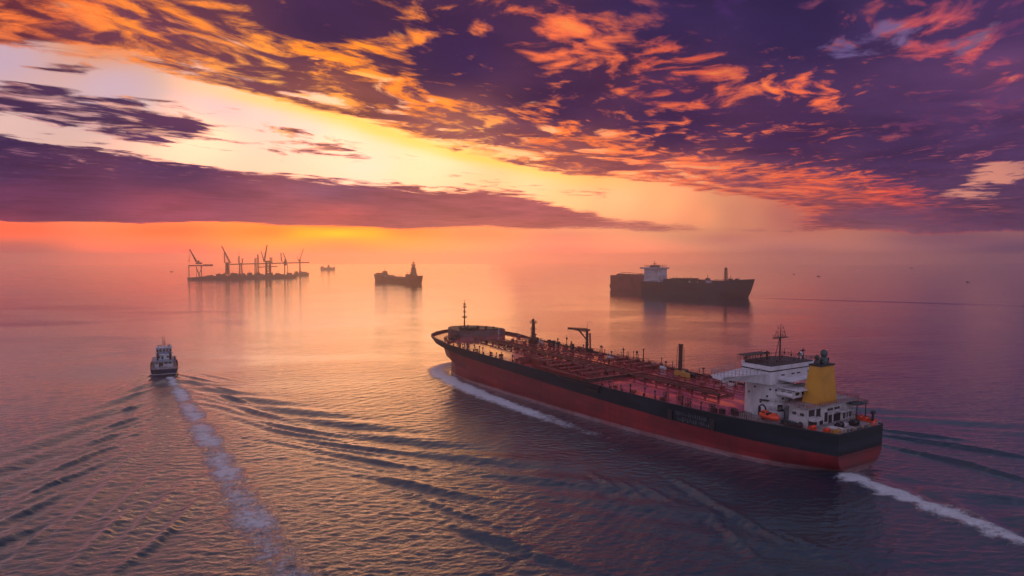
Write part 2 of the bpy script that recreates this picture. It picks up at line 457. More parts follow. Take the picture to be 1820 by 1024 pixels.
def build_sea():
    az = np.concatenate([np.linspace(-180, -47, 40)[:-1], np.linspace(-47, 47, 1150), np.linspace(47, 180, 40)[1:-1]])
    az = np.radians(az)
    ys = np.concatenate([np.arange(1180, 800, -0.9), np.arange(800, 600, -0.55), np.arange(600, 480, -0.45), np.array([478, 475, 472, 469, 467, 465.5, 464.5])])
    rr = np.concatenate([[0.0, 25, 50, 75, 95, 110], CAM_H * F_PX / (ys - HOR)])
    rr = rr[(rr < 10000)]
    rr = np.sort(np.unique(rr))
    na, nr = len(az), len(rr)
    RR, AZ = np.meshgrid(rr[1:], az, indexing='ij')
    X, Y = RR * np.sin(AZ), RR * np.cos(AZ)
    x, y, r = X.ravel(), Y.ravel(), RR.ravel()
    dr = np.gradient(rr)[1:]
    sp = np.repeat(np.maximum(dr, 0.0), na)
    z = np.zeros_like(x)
    g = np.random.default_rng(5)
    near = r < 2500
    xn, yn, sn = x[near], y[near], sp[near]
    zn = np.zeros_like(xn)
    for i in range(90):
        lam = 1.7 * (24 / 1.7) ** g.random() ** 1.6
        d = R(90 + 18) + g.normal() * R(27)
        slope = 0.0200 * (1.0 if lam < 7 else 0.30)
        a = slope * lam / (2 * math.pi)
        ph = g.random() * 6.283
        calm = np.interp(yn, [200, 330, 600], [1.25, 1.0, 0.5])
        fade = calm * np.clip((lam / np.maximum(sn, 0.01) - 2.2) / 3.0, 0, 1)
        # each train waxes and wanes over the water
        mod = 0.65 + 0.5 * np.sin(xn * g.normal() * 0.02 + yn * g.normal() * 0.02 + g.random() * 6.28)
        zn += a * fade * mod * np.sin(2 * math.pi / lam * (xn * math.cos(d) + yn * math.sin(d)) + ph)
    # wakes of the tug and of the tanker
    lam_fade = np.clip((16.0 / np.maximum(sn, 0.01) - 2.0) / 3.0, 0, 1)
    zk = kelvin(xn, yn, TUG_P[:2] + TUG_DIR * 10, TUG_DIR, 36.0, 0.5 * TUG_WAKE, 14, 70, 47, 14, 460)
    bow_p = SHIP_O[:2] + (SH * 285 + SP * 24) * SHIP_K
    bow_s = SHIP_O[:2] + (SH * 285 - SP * 24) * SHIP_K
    stern = SHIP_O[:2] - SH * 2
    zk += kelvin(xn, yn, bow_p, SH, 40.0, 0.13, 16, 70, 48, 13, 560, 1)
    zk += kelvin(xn, yn, bow_s, SH, 40.0, 0.38, 16, 70, 46, 14, 520, -1)
    zk += kelvin(xn, yn, stern, SH, 34.0, 0.40, 16, 66, 45, 14, 320)
    zn += zk * lam_fade
    # the separate steep crests of both wakes, each a ridge on the water with a trough before it
    def ridge(x0, y0, x1, y1, amp, w):
        a, b = on_sea(x0, y0)[:2], on_sea(x1, y1)[:2]
        c, u = (a + b) / 2, (b - a)
        L = np.linalg.norm(u) / 2
        u = u / (2 * L)
        nrm = np.array([-u[1], u[0]])
        if nrm[1] > 0:
            nrm = -nrm                                  # toward the open side, nearer the viewer
        dx, dy = xn - c[0], yn - c[1]
        q = dx * u[0] + dy * u[1]
        p = dx * nrm[0] + dy * nrm[1] + 0.0016 * q * q * np.sign(u[0] * 0 + 1) * (8.0 / max(L, 4.0))
        e = np.exp(-np.abs(q / (L * 1.25)) ** 2.0)
        return amp * e * (np.exp(-(p / w) ** 2) - 0.75 * np.exp(-((p - 1.9 * w) / (1.25 * w)) ** 2))
    g2 = np.random.default_rng(3)
    for i, (x0, y0, x1, y1) in enumerate(CRESTS):
        zn += ridge(x0, y0, x1, y1, 0.65 if y0 < 720 else 0.75, 1.3 if y0 < 720 else 1.6) * 1.0
        for k in range(3):                              # smaller followers inside the wake
            ox, oy = g2.normal() * 18, 8 + 9 * k + g2.normal() * 4
            zn += ridge(x0 + ox, y0 + oy, x1 + ox, y1 + oy, 0.30, 1.5)
    for x0, y0, x1, y1 in LINES:
        zn += ridge(x0, y0, x1, y1, 0.85 if y0 < 840 and x0 > 900 else (0.42 if x0 > 900 else 0.65), 1.6)
    for x0, y0, x1, y1 in ((1335, 529, 1500, 534), (1470, 533, 1680, 539), (1640, 538, 1850, 544), (1460, 491.6, 1600, 493.2)):
        zn += ridge(x0, y0, x1, y1, 0.45, 13.0)
    # foam: bow roll and side wash along the tanker, its propeller wash, the tug's trail
    sx = ((xn - SHIP_O[0]) * SH[0] + (yn - SHIP_O[1]) * SH[1]) / SHIP_K
    sl = ((xn - SHIP_O[0]) * SP[0] + (yn - SHIP_O[1]) * SP[1]) / SHIP_K
    bw = np.interp(sx, WL_S, WL_B)
    dist = np.abs(sl) - bw
    ahead = np.maximum(sx - 292, 0)
    dist = np.where(sx > 270, np.minimum(dist, 99), dist)
    # distance outside the bluff bow (ellipse round the fore body)
    eb = np.sqrt(((sx - 250) / 43.0) ** 2 + (sl / 33.4) ** 2)
    dist = np.where(sx > 252, (eb - 1.0) * 36.0, dist)
    off = np.interp(sx, [100, 130, 190, 235, 262, 285, 300], [16, 15, 13, 10.0, 6.5, 5.0, 4.5])
    wid = np.interp(sx, [100, 150, 235, 270, 300], [7.5, 8.0, 8.5, 9.0, 9.0])
    run = np.interp(sx, [40, 95, 140, 200, 310, 318], [0.0, 0.52, 0.84, 1.0, 1.0, 0.7])
    roll = np.exp(-((dist - off) / wid) ** 2) * run * (dist > -3)
    inner = np.exp(-(np.maximum(dist, 0) / 9.0) ** 2) * np.interp(sx, [225, 262, 290], [0, 0.5, 0.75]) * (dist > -3)
    zn += 1.9 * np.exp(-((dist - off * 0.9) / (wid * 1.15)) ** 2) * np.interp(sx, [120, 200, 250, 310], [0, 0.35, 0.9, 1.15]) * (dist > -4)
    wash = np.exp(-((dist - 10) / 14.0) ** 2) * np.interp(sx, [-30, 10, 120, 180], [0.0, 0.2, 0.26, 0.12]) * (dist > -2) * (sx < 230)
    pts = [on_sea(1488, 843)[:2], on_sea(1515, 850)[:2], on_sea(1545, 862)[:2], on_sea(1660, 905)[:2], on_sea(1760, 942)[:2], on_sea(1830, 968)[:2], on_sea(1980, 1030)[:2]]
    d, t = seg_dist(xn, yn, pts)
    wob = 1.0 + 0.25 * np.sin(t * 31) + 0.18 * np.sin(t * 77 + 1)
    prop = np.exp(-(d / (6.6 * wob)) ** 2) * np.interp(t, [0, 0.03, 0.5, 1], [0.5, 0.95, 0.92, 0.8])
    prop = np.maximum(prop, 0.52 * np.exp(-(d / 13.0) ** 2))
    zn += 0.75 * np.exp(-(d / 6.0) ** 2)
    pts = [TUG_P[:2] + np.array([4.0, -2.0]), on_sea(322, 700)[:2], on_sea(345, 740)[:2], on_sea(388, 810)[:2], on_sea(418, 870)[:2], on_sea(468, 950)[:2], on_sea(515, 1030)[:2], on_sea(600, 1180)[:2]]
    d, t = seg_dist(xn, yn, pts)
    trail = np.exp(-(d / np.interp(t, [0, 0.2, 1], [3.6, 7.0, 11.0])) ** 2) * np.interp(t, [0, 0.04, 0.45, 1], [0.80, 0.88, 0.84, 0.72]) * (0.92 + 0.10 * np.sin(t * 43) + 0.06 * np.sin(t * 91))
    foam_n = np.clip(np.maximum.reduce([roll, inner, wash, prop, trail]), 0, 1)
    z[near] = zn
    foam = np.zeros_like(x)
    foam[near] = foam_n
    # the water is drawn aside where the hulls float in it only by the hulls themselves
    co = np.empty((len(x) + 1, 3), np.float32)
    co[0] = (0, 0, 0)
    co[1:, 0], co[1:, 1], co[1:, 2] = x, y, z
    i0 = 1 + np.arange((nr - 2) * na).reshape(nr - 2, na)
    i1 = np.roll(i0, -1, axis=1)
    quads = np.stack([i0, i0 + na, i1 + na, i1], -1).reshape(-1, 4)
    ring = 1 + np.arange(na)
    tris = np.stack([np.zeros(na, int), ring, np.roll(ring, -1)], -1)
    loops = np.concatenate([tris.ravel(), quads.ravel()]).astype(np.int32)
    starts = np.concatenate([np.arange(na) * 3, na * 3 + np.arange(len(quads)) * 4]).astype(np.int32)
    me = bpy.data.meshes.new('sea')
    me.vertices.add(len(co))
    me.vertices.foreach_set('co', co.ravel())
    me.loops.add(len(loops))
    me.loops.foreach_set('vertex_index', loops)
    me.polygons.add(len(starts))
    me.polygons.foreach_set('loop_start', starts)
    me.polygons.foreach_set('use_smooth', np.ones(len(starts), bool))
    me.update(calc_edges=True)
    at = me.attributes.new('chop', 'FLOAT', 'POINT')
    chop = np.interp(y, [-100, 190, 260, 420, 800, 2500], [2.4, 2.4, 1.9, 1.1, 0.8, 0.7])
    at.data.foreach_set('value', np.concatenate([[1.0], chop]).astype(np.float32))
    at = me.attributes.new('foam', 'FLOAT', 'POINT')
    at.data.foreach_set('value', np.concatenate([[0.0], foam]).astype(np.float32))
    o = bpy.data.objects.new('sea', me)
    o['kind'] = 'structure'
    COL.objects.link(o)
    # check the winding: the sea must face up
    if me.polygons[na + 5].normal.z < 0:
        me.flip_normals()

    m = bpy.data.materials.new('sea_water')
    m.use_nodes = True
    t = m.node_tree
    n = NT(t)
    b = t.nodes['Principled BSDF']
    out = t.nodes['Material Output']
    pos = n.new('ShaderNodeTexCoord').outputs['Object']
    # wind ripples, crests lying across the view, in three sizes; slicks where the water is calmer
    rot = n.new('ShaderNodeVectorRotate', rotation_type='Z_AXIS')
    n.put(rot.inputs['Vector'], pos)
    rot.inputs['Angle'].default_value = R(-14)
    st = n.v('MULTIPLY', rot.outputs[0], (0.55, 1.0, 1.0))
    rot2 = n.new('ShaderNodeVectorRotate', rotation_type='Z_AXIS')
    n.put(rot2.inputs['Vector'], pos)
    rot2.inputs['Angle'].default_value = R(24)
    st2 = n.v('MULTIPLY', rot2.outputs[0], (0.5, 1.0, 1.0))
    slick = n.rng(n.noise(n.v('MULTIPLY', pos, (0.6, 1.0, 1.0)), 0.009, 4.0, 0.55, dist=0.6), 0.34, 0.62, 0.45, 1.0)
    h = n.m('ADD', n.m('MULTIPLY', n.noise(st, 0.34, 3.0, 0.55, dist=0.3), RIP[0]), n.m('MULTIPLY', n.noise(st2, 0.95, 4.0, 0.6), RIP[1]))
    h = n.m('ADD', h, n.m('MULTIPLY', n.noise(n.v('MULTIPLY', rot.outputs[0], (0.7, 1.0, 1.0)), 2.3, 3.0, 0.6), RIP[2]))
    fa = n.new('ShaderNodeAttribute', attribute_name='foam').outputs['Fac']
    chop = n.new('ShaderNodeAttribute', attribute_name='chop').outputs['Fac']
    h = n.m('MULTIPLY', n.m('MULTIPLY', h, slick), chop)
    nz1 = n.noise(pos, 0.8, 7.0, 0.76, dist=1.0)
    nz2 = n.noise(pos, 0.14, 4.0, 0.6, dist=1.0)
    fn = n.m('ADD', n.m('MULTIPLY', nz1, 0.62), n.m('MULTIPLY', nz2, 0.38))
    ff = n.m('MULTIPLY', n.rng(n.m('SUBTRACT', n.m('MULTIPLY_ADD', fa, 0.56, -0.02), n.m('SUBTRACT', fn, 0.26)), 0.0, 0.26), n.rng(fa, 0.02, 0.2))
    h = n.m('ADD', h, n.m('MULTIPLY', n.m('MULTIPLY', ff, nz1), 0.9))
    bp = n.new('ShaderNodeBump')
    n.put(bp.inputs['Height'], h)
    bp.inputs['Strength'].default_value = 1.0
    bp.inputs['Distance'].default_value = 1.0
    n.put(b.inputs['Base Color'], (0.004, 0.018, 0.036, 1))
    b.inputs['Roughness'].default_value = 0.05
    b.inputs['IOR'].default_value = 1.333
    b.inputs['Coat Weight'].default_value = 1.0
    b.inputs['Coat IOR'].default_value = 1.45
    b.inputs['Coat Roughness'].default_value = 0.03
    n.put(b.inputs['Coat Normal'], bp.outputs[0])
    n.put(b.inputs['Normal'], bp.outputs[0])
    fo = n.new('ShaderNodeBsdfDiffuse')
    n.put(fo.inputs['Color'], n.mix(nz1, (0.24, 0.28, 0.33), (0.80, 0.81, 0.84)))
    n.put(fo.inputs['Normal'], bp.outputs[0])
    mx = n.new('ShaderNodeMixShader')
    n.put(mx.inputs[0], n.m('MULTIPLY', ff, 0.85))
    t.links.new(b.outputs[0], mx.inputs[1])
    t.links.new(fo.outputs[0], mx.inputs[2])
    t.links.new(mx.outputs[0], out.inputs['Surface'])
    me.materials.append(m)


CRESTS = [(331, 668, 373, 677), (358, 683, 402, 693), (395, 703, 447, 716), (431, 724, 501, 743), (476, 752, 590, 772), (554, 782, 700, 803),
          (616, 811, 748, 832), (699, 852, 856, 886), (769, 894, 862, 927), (839, 939, 940, 972), (935, 981, 1030, 1008),
          (238, 681, 266, 667), (232, 705, 252, 698), (215, 731, 243, 721), (188, 760, 241, 742), (155, 789, 208, 771), (88, 839, 175, 802),
          (52, 879, 126, 843), (-10, 935, 72, 897), (-60, 985, 30, 945)]
LINES = [(1575, 774, 1700, 792), (1690, 790, 1840, 815), (1590, 795, 1720, 824), (1700, 819, 1850, 860), (1570, 764, 1690, 779), (1252, 884, 1335, 930), (1325, 925, 1440, 985),
         (1275, 925, 1345, 992), (1055, 844, 1098, 872), (1108, 861, 1152, 886), (1140, 864, 1198, 892), (1205, 855, 1260, 885), (1400, 950, 1520, 1010),
         (250, 800, 180, 860), (205, 850, 120, 930), (265, 850, 160, 950), (230, 905, 130, 1000), (300, 880, 220, 960), (110, 920, 30, 985), (340, 900, 270, 975), (290, 950, 200, 1020)]
RIP = (0.23, 0.105, 0.045)
TUG_WAKE = 1.0
build_sea()


# ------------------------------------------------------------------ the air: evening haze over the whole roadstead
def build_haze():
    bm = bmesh.new()
    bmesh.ops.create_cube(bm, size=1.0)
    bmesh.ops.scale(bm, vec=(20600, 20600, 1), verts=bm.verts)
    for v in bm.verts:
        v.co.z = HAZE_TOP if v.co.z > 0 else -4.0
    me = bpy.data.meshes.new('haze')
    bm.to_mesh(me)
    bm.free()
    o = bpy.data.objects.new('haze', me)
    o['kind'] = 'stuff'
    COL.objects.link(o)
    m = bpy.data.materials.new('evening_haze')
    m.use_nodes = True
    t = m.node_tree
    t.nodes.remove(t.nodes['Principled BSDF'])
    pv = t.nodes.new('ShaderNodeVolumePrincipled')
    pv.inputs['Color'].default_value = HAZE_COL + (1.0,)
    pv.inputs['Density'].default_value = HAZE_D
    pv.inputs['Anisotropy'].default_value = 0.88
    t.links.new(pv.outputs[0], t.nodes['Material Output'].inputs['Volume'])
    me.materials.append(m)


HAZE_TOP, HAZE_D, HAZE_COL = 127.0, 0.00015, (0.998, 0.965, 0.91)
build_haze()


# ------------------------------------------------------------------ mesh builder
LATTICE = 1.0


class MB:
    """collects boxes, tubes, prisms and lofts and links them as ONE mesh object"""

    def __init__(s):
        s.v, s.f, s.m = [], [], []

    def add(s, vs, fs, mi=0):
        k = len(s.v)
        s.v += [tuple(map(float, p)) for p in vs]
        s.f += [tuple(i + k for i in f) for f in fs]
        s.m += [mi] * len(fs)
        return s

    def box(s, c, d, rz=0.0, mi=0, top=1.0):
        x, y, z = (q / 2 for q in d)
        ca, sa = math.cos(rz), math.sin(rz)
        vs = []
        for k, zz in ((1.0, -z), (top, z)):
            for px, py in ((-x, -y), (x, -y), (x, y), (-x, y)):
                px, py = px * k, py * k
                vs.append((c[0] + px * ca - py * sa, c[1] + px * sa + py * ca, c[2] + zz))
        return s.add(vs, [(3, 2, 1, 0), (4, 5, 6, 7), (0, 1, 5, 4), (1, 2, 6, 5), (2, 3, 7, 6), (3, 0, 4, 7)], mi)

    def tube(s, p0, p1, r0, r1=None, n=8, mi=0, caps=True):
        p0, p1 = Vector(p0), Vector(p1)
        r1 = r0 if r1 is None else r1
        d = (p1 - p0)
        if d.length < 1e-6:
            return s
        d.normalize()
        a = d.orthogonal().normalized()
        b = d.cross(a)
        vs = []
        for p, r in ((p0, r0), (p1, r1)):
            for i in range(n):
                t = 2 * math.pi * i / n
                vs.append(p + a * math.cos(t) * r + b * math.sin(t) * r)
        fs = [(i, (i + 1) % n, n + (i + 1) % n, n + i) for i in range(n)]
        if caps:
            fs += [tuple(range(n))[::-1], tuple(range(n, 2 * n))]
        return s.add(vs, fs, mi)

    def path(s, pts, r, n=6, mi=0):
        for a, b in zip(pts[:-1], pts[1:]):
            s.tube(a, b, r, n=n, mi=mi)
        return s

    def prism(s, poly, z0, z1, mi=0, top=None):
        """poly: plan outline (counter-clockwise); top: another outline for the upper face"""
        n = len(poly)
        top = top or poly
        f0 = z0 if callable(z0) else (lambda x, y: z0)
        f1 = z1 if callable(z1) else (lambda x, y: z1)
        vs = [(x, y, f0(x, y)) for x, y in poly] + [(x, y, f1(x, y)) for x, y in top]
        fs = [(i, (i + 1) % n, n + (i + 1) % n, n + i) for i in range(n)] + [tuple(range(n))[::-1], tuple(range(n, 2 * n))]
        return s.add(vs, fs, mi)

    def lathe(s, c, prof, n=16, mi=0, sx=1.0, sy=1.0):
        vs = []
        for r, z in prof:
            for i in range(n):
                t = 2 * math.pi * i / n
                vs.append((c[0] + sx * r * math.cos(t), c[1] + sy * r * math.sin(t), c[2] + z))
        fs = []
        for k in range(len(prof) - 1):
            for i in range(n):
                fs.append((k * n + i, k * n + (i + 1) % n, (k + 1) * n + (i + 1) % n, (k + 1) * n + i))
        fs += [tuple(range(n))[::-1], tuple(range((len(prof) - 1) * n, len(prof) * n))]
        return s.add(vs, fs, mi)

    def rail(s, pts, h=1.15, step=2.0, r=0.05, rails=3, posts=True, mi=0):
        """guard rail along a polyline: posts and horizontal bars"""
        for k in range(rails):
            dz = h * (k + 1) / rails
            s.path([(p[0], p[1], p[2] + dz) for p in pts], r * (1.0 if k == rails - 1 else 0.75), n=4, mi=mi)
        if posts:
            for a, b in zip(pts[:-1], pts[1:]):
                a, b = Vector(a), Vector(b)
                m = max(1, int((b - a).length / step))
                for i in range(m + 1):
                    q = a.lerp(b, i / m)
                    s.tube(q, q + Vector((0, 0, h)), r, n=4, mi=mi)
        return s

    def lattice(s, p0, p1, w0, w1, n, r, mi=0):
        """four-legged lattice from p0 to p1 with diagonal bracing"""
        r *= LATTICE
        p0, p1 = Vector(p0), Vector(p1)
        d = (p1 - p0).normalized()
        a = d.cross(Vector((0.3, 0.9, 0.15))).normalized()
        b = d.cross(a)
        prev = None
        for i in range(n + 1):
            t = i / n
            c = p0.lerp(p1, t)
            w = (w0 + (w1 - w0) * t) / 2
            ring = [c + a * w + b * w, c - a * w + b * w, c - a * w - b * w, c + a * w - b * w]
            for k in range(4):
                s.tube(ring[k], ring[(k + 1) % 4], r * 0.7, n=4, mi=mi)
                if prev:
                    s.tube(prev[k], ring[k], r, n=4, mi=mi)
                    s.tube(prev[k], ring[(k + 1 + i) % 4 if False else (k + 1) % 4], r * 0.7, n=4, mi=mi)
            prev = ring
        return s

    def obj(s, name, mats, parent=None, smooth=False, sharp=35):
        me = bpy.data.meshes.new(name)
        me.from_pydata(s.v, [], s.f)
        for m in (mats if isinstance(mats, (list, tuple)) else [mats]):
            me.materials.append(m)
        me.polygons.foreach_set('material_index', np.array(s.m, dtype=np.int32))
        if smooth:
            me.polygons.foreach_set('use_smooth', np.ones(len(s.f), bool))
            me.set_sharp_from_angle(angle=R(sharp))
        me.update()
        o = bpy.data.objects.new(name, me)
        COL.objects.link(o)
        if parent:
            o.parent = parent
        return o


def thing(name, label, cat, loc=(0, 0, 0), rz=0.0, group=None):
    o = bpy.data.objects.new(name, None)
    o.location = tuple(float(q) for q in loc)
    o.rotation_euler = (0, 0, rz)
    o.empty_display_size = 2.0
    COL.objects.link(o)
    o['label'], o['category'] = label, cat
    if group:
        o['group'] = group
    return o


def tag(o, label, cat, group=None):
    o['label'], o['category'] = label, cat
    if group:
        o['group'] = group
    return o


def part_copy(src, parent, loc, rz=0.0, sc_=(1, 1, 1)):
    c = src.copy()
    COL.objects.link(c)
    c.parent = parent
    c.location = loc
    c.rotation_euler = (0, 0, rz)
    c.scale = sc_
    for ch in list(src.children):
        d = ch.copy()
        COL.objects.link(d)
        d.parent = c
    return c


M = {}
M['deck_red'] = pmat('wet_red_deck_paint', (0.42, 0.036, 0.050), 0.20, var=0.5, vscale=0.16, col2=(0.17, 0.018, 0.024), bump=0.18, bscale=0.35, coat=1.0)
M['red_gear'] = pmat('rusty_red_gear', (0.19, 0.027, 0.027), 0.40, var=0.6, vscale=0.5, col2=(0.045, 0.016, 0.014))
M['dark_gear'] = pmat('dark_steel_gear', (0.022, 0.020, 0.022), 0.5, var=0.5, vscale=0.6)
M['brown_gear'] = pmat('brown_mast_paint', (0.06, 0.024, 0.020), 0.5, var=0.5, vscale=0.5)
M['fore_grey'] = pmat('grey_violet_paint', (0.085, 0.070, 0.080), 0.45, var=0.5, vscale=0.2, col2=(0.075, 0.035, 0.038))
M['white'] = pmat('white_ship_paint', (0.52, 0.51, 0.54), 0.42, var=0.28, vscale=0.22, stretch=(1, 1, 0.4))
M['offwhite'] = pmat('weathered_white_paint', (0.42, 0.40, 0.41), 0.5, var=0.4, vscale=0.35)
M['deck_grey'] = pmat('grey_deck_paint', (0.23, 0.20, 0.205), 0.45, var=0.5, vscale=0.4)
M['black'] = pmat('black_paint', (0.010, 0.010, 0.012), 0.5)
M['glass'] = pmat('dark_window_glass', (0.008, 0.010, 0.014), 0.08, spec=0.6)
M['yellow'] = pmat('yellow_funnel_paint', (0.46, 0.215, 0.012), 0.40, var=0.22, vscale=0.18)
M['teal'] = pmat('dark_teal_paint', (0.006, 0.034, 0.036), 0.4)
M['orange'] = pmat('signal_orange_paint', (0.62, 0.060, 0.018), 0.38, var=0.3, vscale=0.8)
M['ochre'] = pmat('ochre_paint', (0.36, 0.17, 0.03), 0.5, var=0.3, vscale=0.8)
M['letter'] = pmat('white_lettering_paint', (0.11, 0.13, 0.155), 0.55, var=0.7, vscale=0.9)


def plates(n, x, z, c):
    """weld seams of the shell plating and a slightly different tone from plate to plate"""
    br = n.new('ShaderNodeTexBrick')
    n.put(br.inputs['Vector'], n.xyz(x, z, 0.0))
    for k, v in (('Scale', 1.0), ('Mortar Size', 0.07), ('Mortar Smooth', 0.4), ('Brick Width', 11.0), ('Row Height', 2.9), ('Bias', 0.0)):
        n.put(br.inputs[k], v)
    n.put(br.inputs['Color1'], (0.78, 0.78, 0.78, 1))
    n.put(br.inputs['Color2'], (1.12, 1.12, 1.12, 1))
    n.put(br.inputs['Mortar'], (0.55, 0.55, 0.55, 1))
    return n.mix(1.0, c, br.outputs[0], 'MULTIPLY')


def hull_dark_mat():
    m = bpy.data.materials.new('hull_dark_paint')
    m.use_nodes = True
    n = NT(m.node_tree)
    b = m.node_tree.nodes['Principled BSDF']
    p = n.new('ShaderNodeTexCoord').outputs['Object']
    x, y, z = n.sep(p)
    blot = n.rng(n.noise(n.xyz(n.m('MULTIPLY', x, 0.5), y, n.m('MULTIPLY', z, 1.6)), 0.09, 5.0, 0.6), 0.4, 0.66)
    c = n.mix(blot, (0.008, 0.0165, 0.025), (0.020, 0.028, 0.036))
    streak = n.rng(n.noise(n.xyz(n.m('MULTIPLY', x, 0.7), y, n.m('MULTIPLY', z, 0.06)), 1.0, 5.0, 0.65), 0.60, 0.78)
    c = n.mix(n.m('MULTIPLY', streak, 0.45), c, (0.040, 0.024, 0.018))
    n.put(b.inputs['Base Color'], plates(n, x, z, c))
    n.put(b.inputs['Roughness'], n.m('MULTIPLY_ADD', blot, 0.2, 0.38))
    b.inputs['Specular IOR Level'].default_value = 0.25
    return m


def hull_red_mat():
    m = bpy.data.materials.new('red_antifouling_paint')
    m.use_nodes = True
    n = NT(m.node_tree)
    b = m.node_tree.nodes['Principled BSDF']
    p = n.new('ShaderNodeTexCoord').outputs['Object']
    x, y, z = n.sep(p)
    streak = n.rng(n.noise(n.xyz(n.m('MULTIPLY', x, 0.55), y, n.m('MULTIPLY', z, 0.05)), 1.0, 5.0, 0.6), 0.50, 0.72)
    blot = n.rng(n.noise(n.xyz(x, y, n.m('MULTIPLY', z, 0.6)), 0.07, 5.0, 0.6), 0.4, 0.66)
    c = n.mix(blot, (0.150, 0.014, 0.020), (0.215, 0.018, 0.022))
    c = n.mix(n.m('MULTIPLY', streak, 0.5), c, (0.055, 0.012, 0.014))
    # pale rubbed marks
    rub = n.rng(n.noise(n.xyz(n.m('MULTIPLY', x, 0.25), y, n.m('MULTIPLY', z, 0.07)), 1.0, 6.0, 0.7, dist=0.4), 0.70, 0.80)
    c = n.mix(n.m('MULTIPLY', rub, 0.5), c, (0.30, 0.17, 0.18))
    # the washed, salt-pale strip that the sea has just left (the ship floats trimmed by the stern)
    wz = n.m('ADD', n.m('ADD', z, 3.1), n.m('MULTIPLY', x, math.tan(SHIP_TRIM)))
    strip = n.m('MULTIPLY', n.rng(wz, 1.5, 2.0, 1.0, 0.0), n.rng(n.noise(p, 0.3, 4.0), 0.35, 0.6, 0.55, 1.0))
    c = n.mix(n.m('MULTIPLY', strip, 0.85), c, (0.26, 0.17, 0.185))
    c = plates(n, x, z, c)
    n.put(b.inputs['Base Color'], c)
    n.put(b.inputs['Roughness'], n.m('MULTIPLY_ADD', blot, 0.16, 0.34))
    return m


M['hull_red'] = hull_red_mat()
M['hull_dark'] = hull_dark_mat()

# ------------------------------------------------------------------ the tanker
DECK_Z = 12.2


def sheer(s):
    return DECK_Z + (1.3 * ((s - 215.0) / 95.0) ** 2 if s > 215 else 0.0)


def outline(z, n=110):
    """port half of the hull at height z: list of (s, half-breadth) from transom to stem"""
    f = min(max(z / DECK_Z, 0.0), 1.0) ** 0.85
    out = []
    for i in range(n + 1):
        t = i / n
        t = 1 - (1 - t) ** 1.6 if t > 0 else 0.0        # finer toward the stem
        sw, sd_ = t * 292.0, t * 316.0
        s = sw * (1 - f) + sd_ * f
        b = np.interp(sw, WL_S, WL_B) * (1 - f) + np.interp(sd_, DECK_S, DECK_B) * f
        if s < 46:                                     # round buttocks: the sections near the transom are U-shaped
            zk = -3.6 - (s / 46.0) ** 1.2 * 16.0
            q = min(max((8.5 - z) / (8.5 - zk), 0.0), 1.0)
            bu = np.interp(sd_, DECK_S, DECK_B) * (1 - q ** 4.0) ** (1 / 2.0)
            k = s / 46.0
            b = bu * (1 - k) + min(b, np.interp(sd_, DECK_S, DECK_B)) * k
        out.append((s, max(b, 0.0)))
    return out


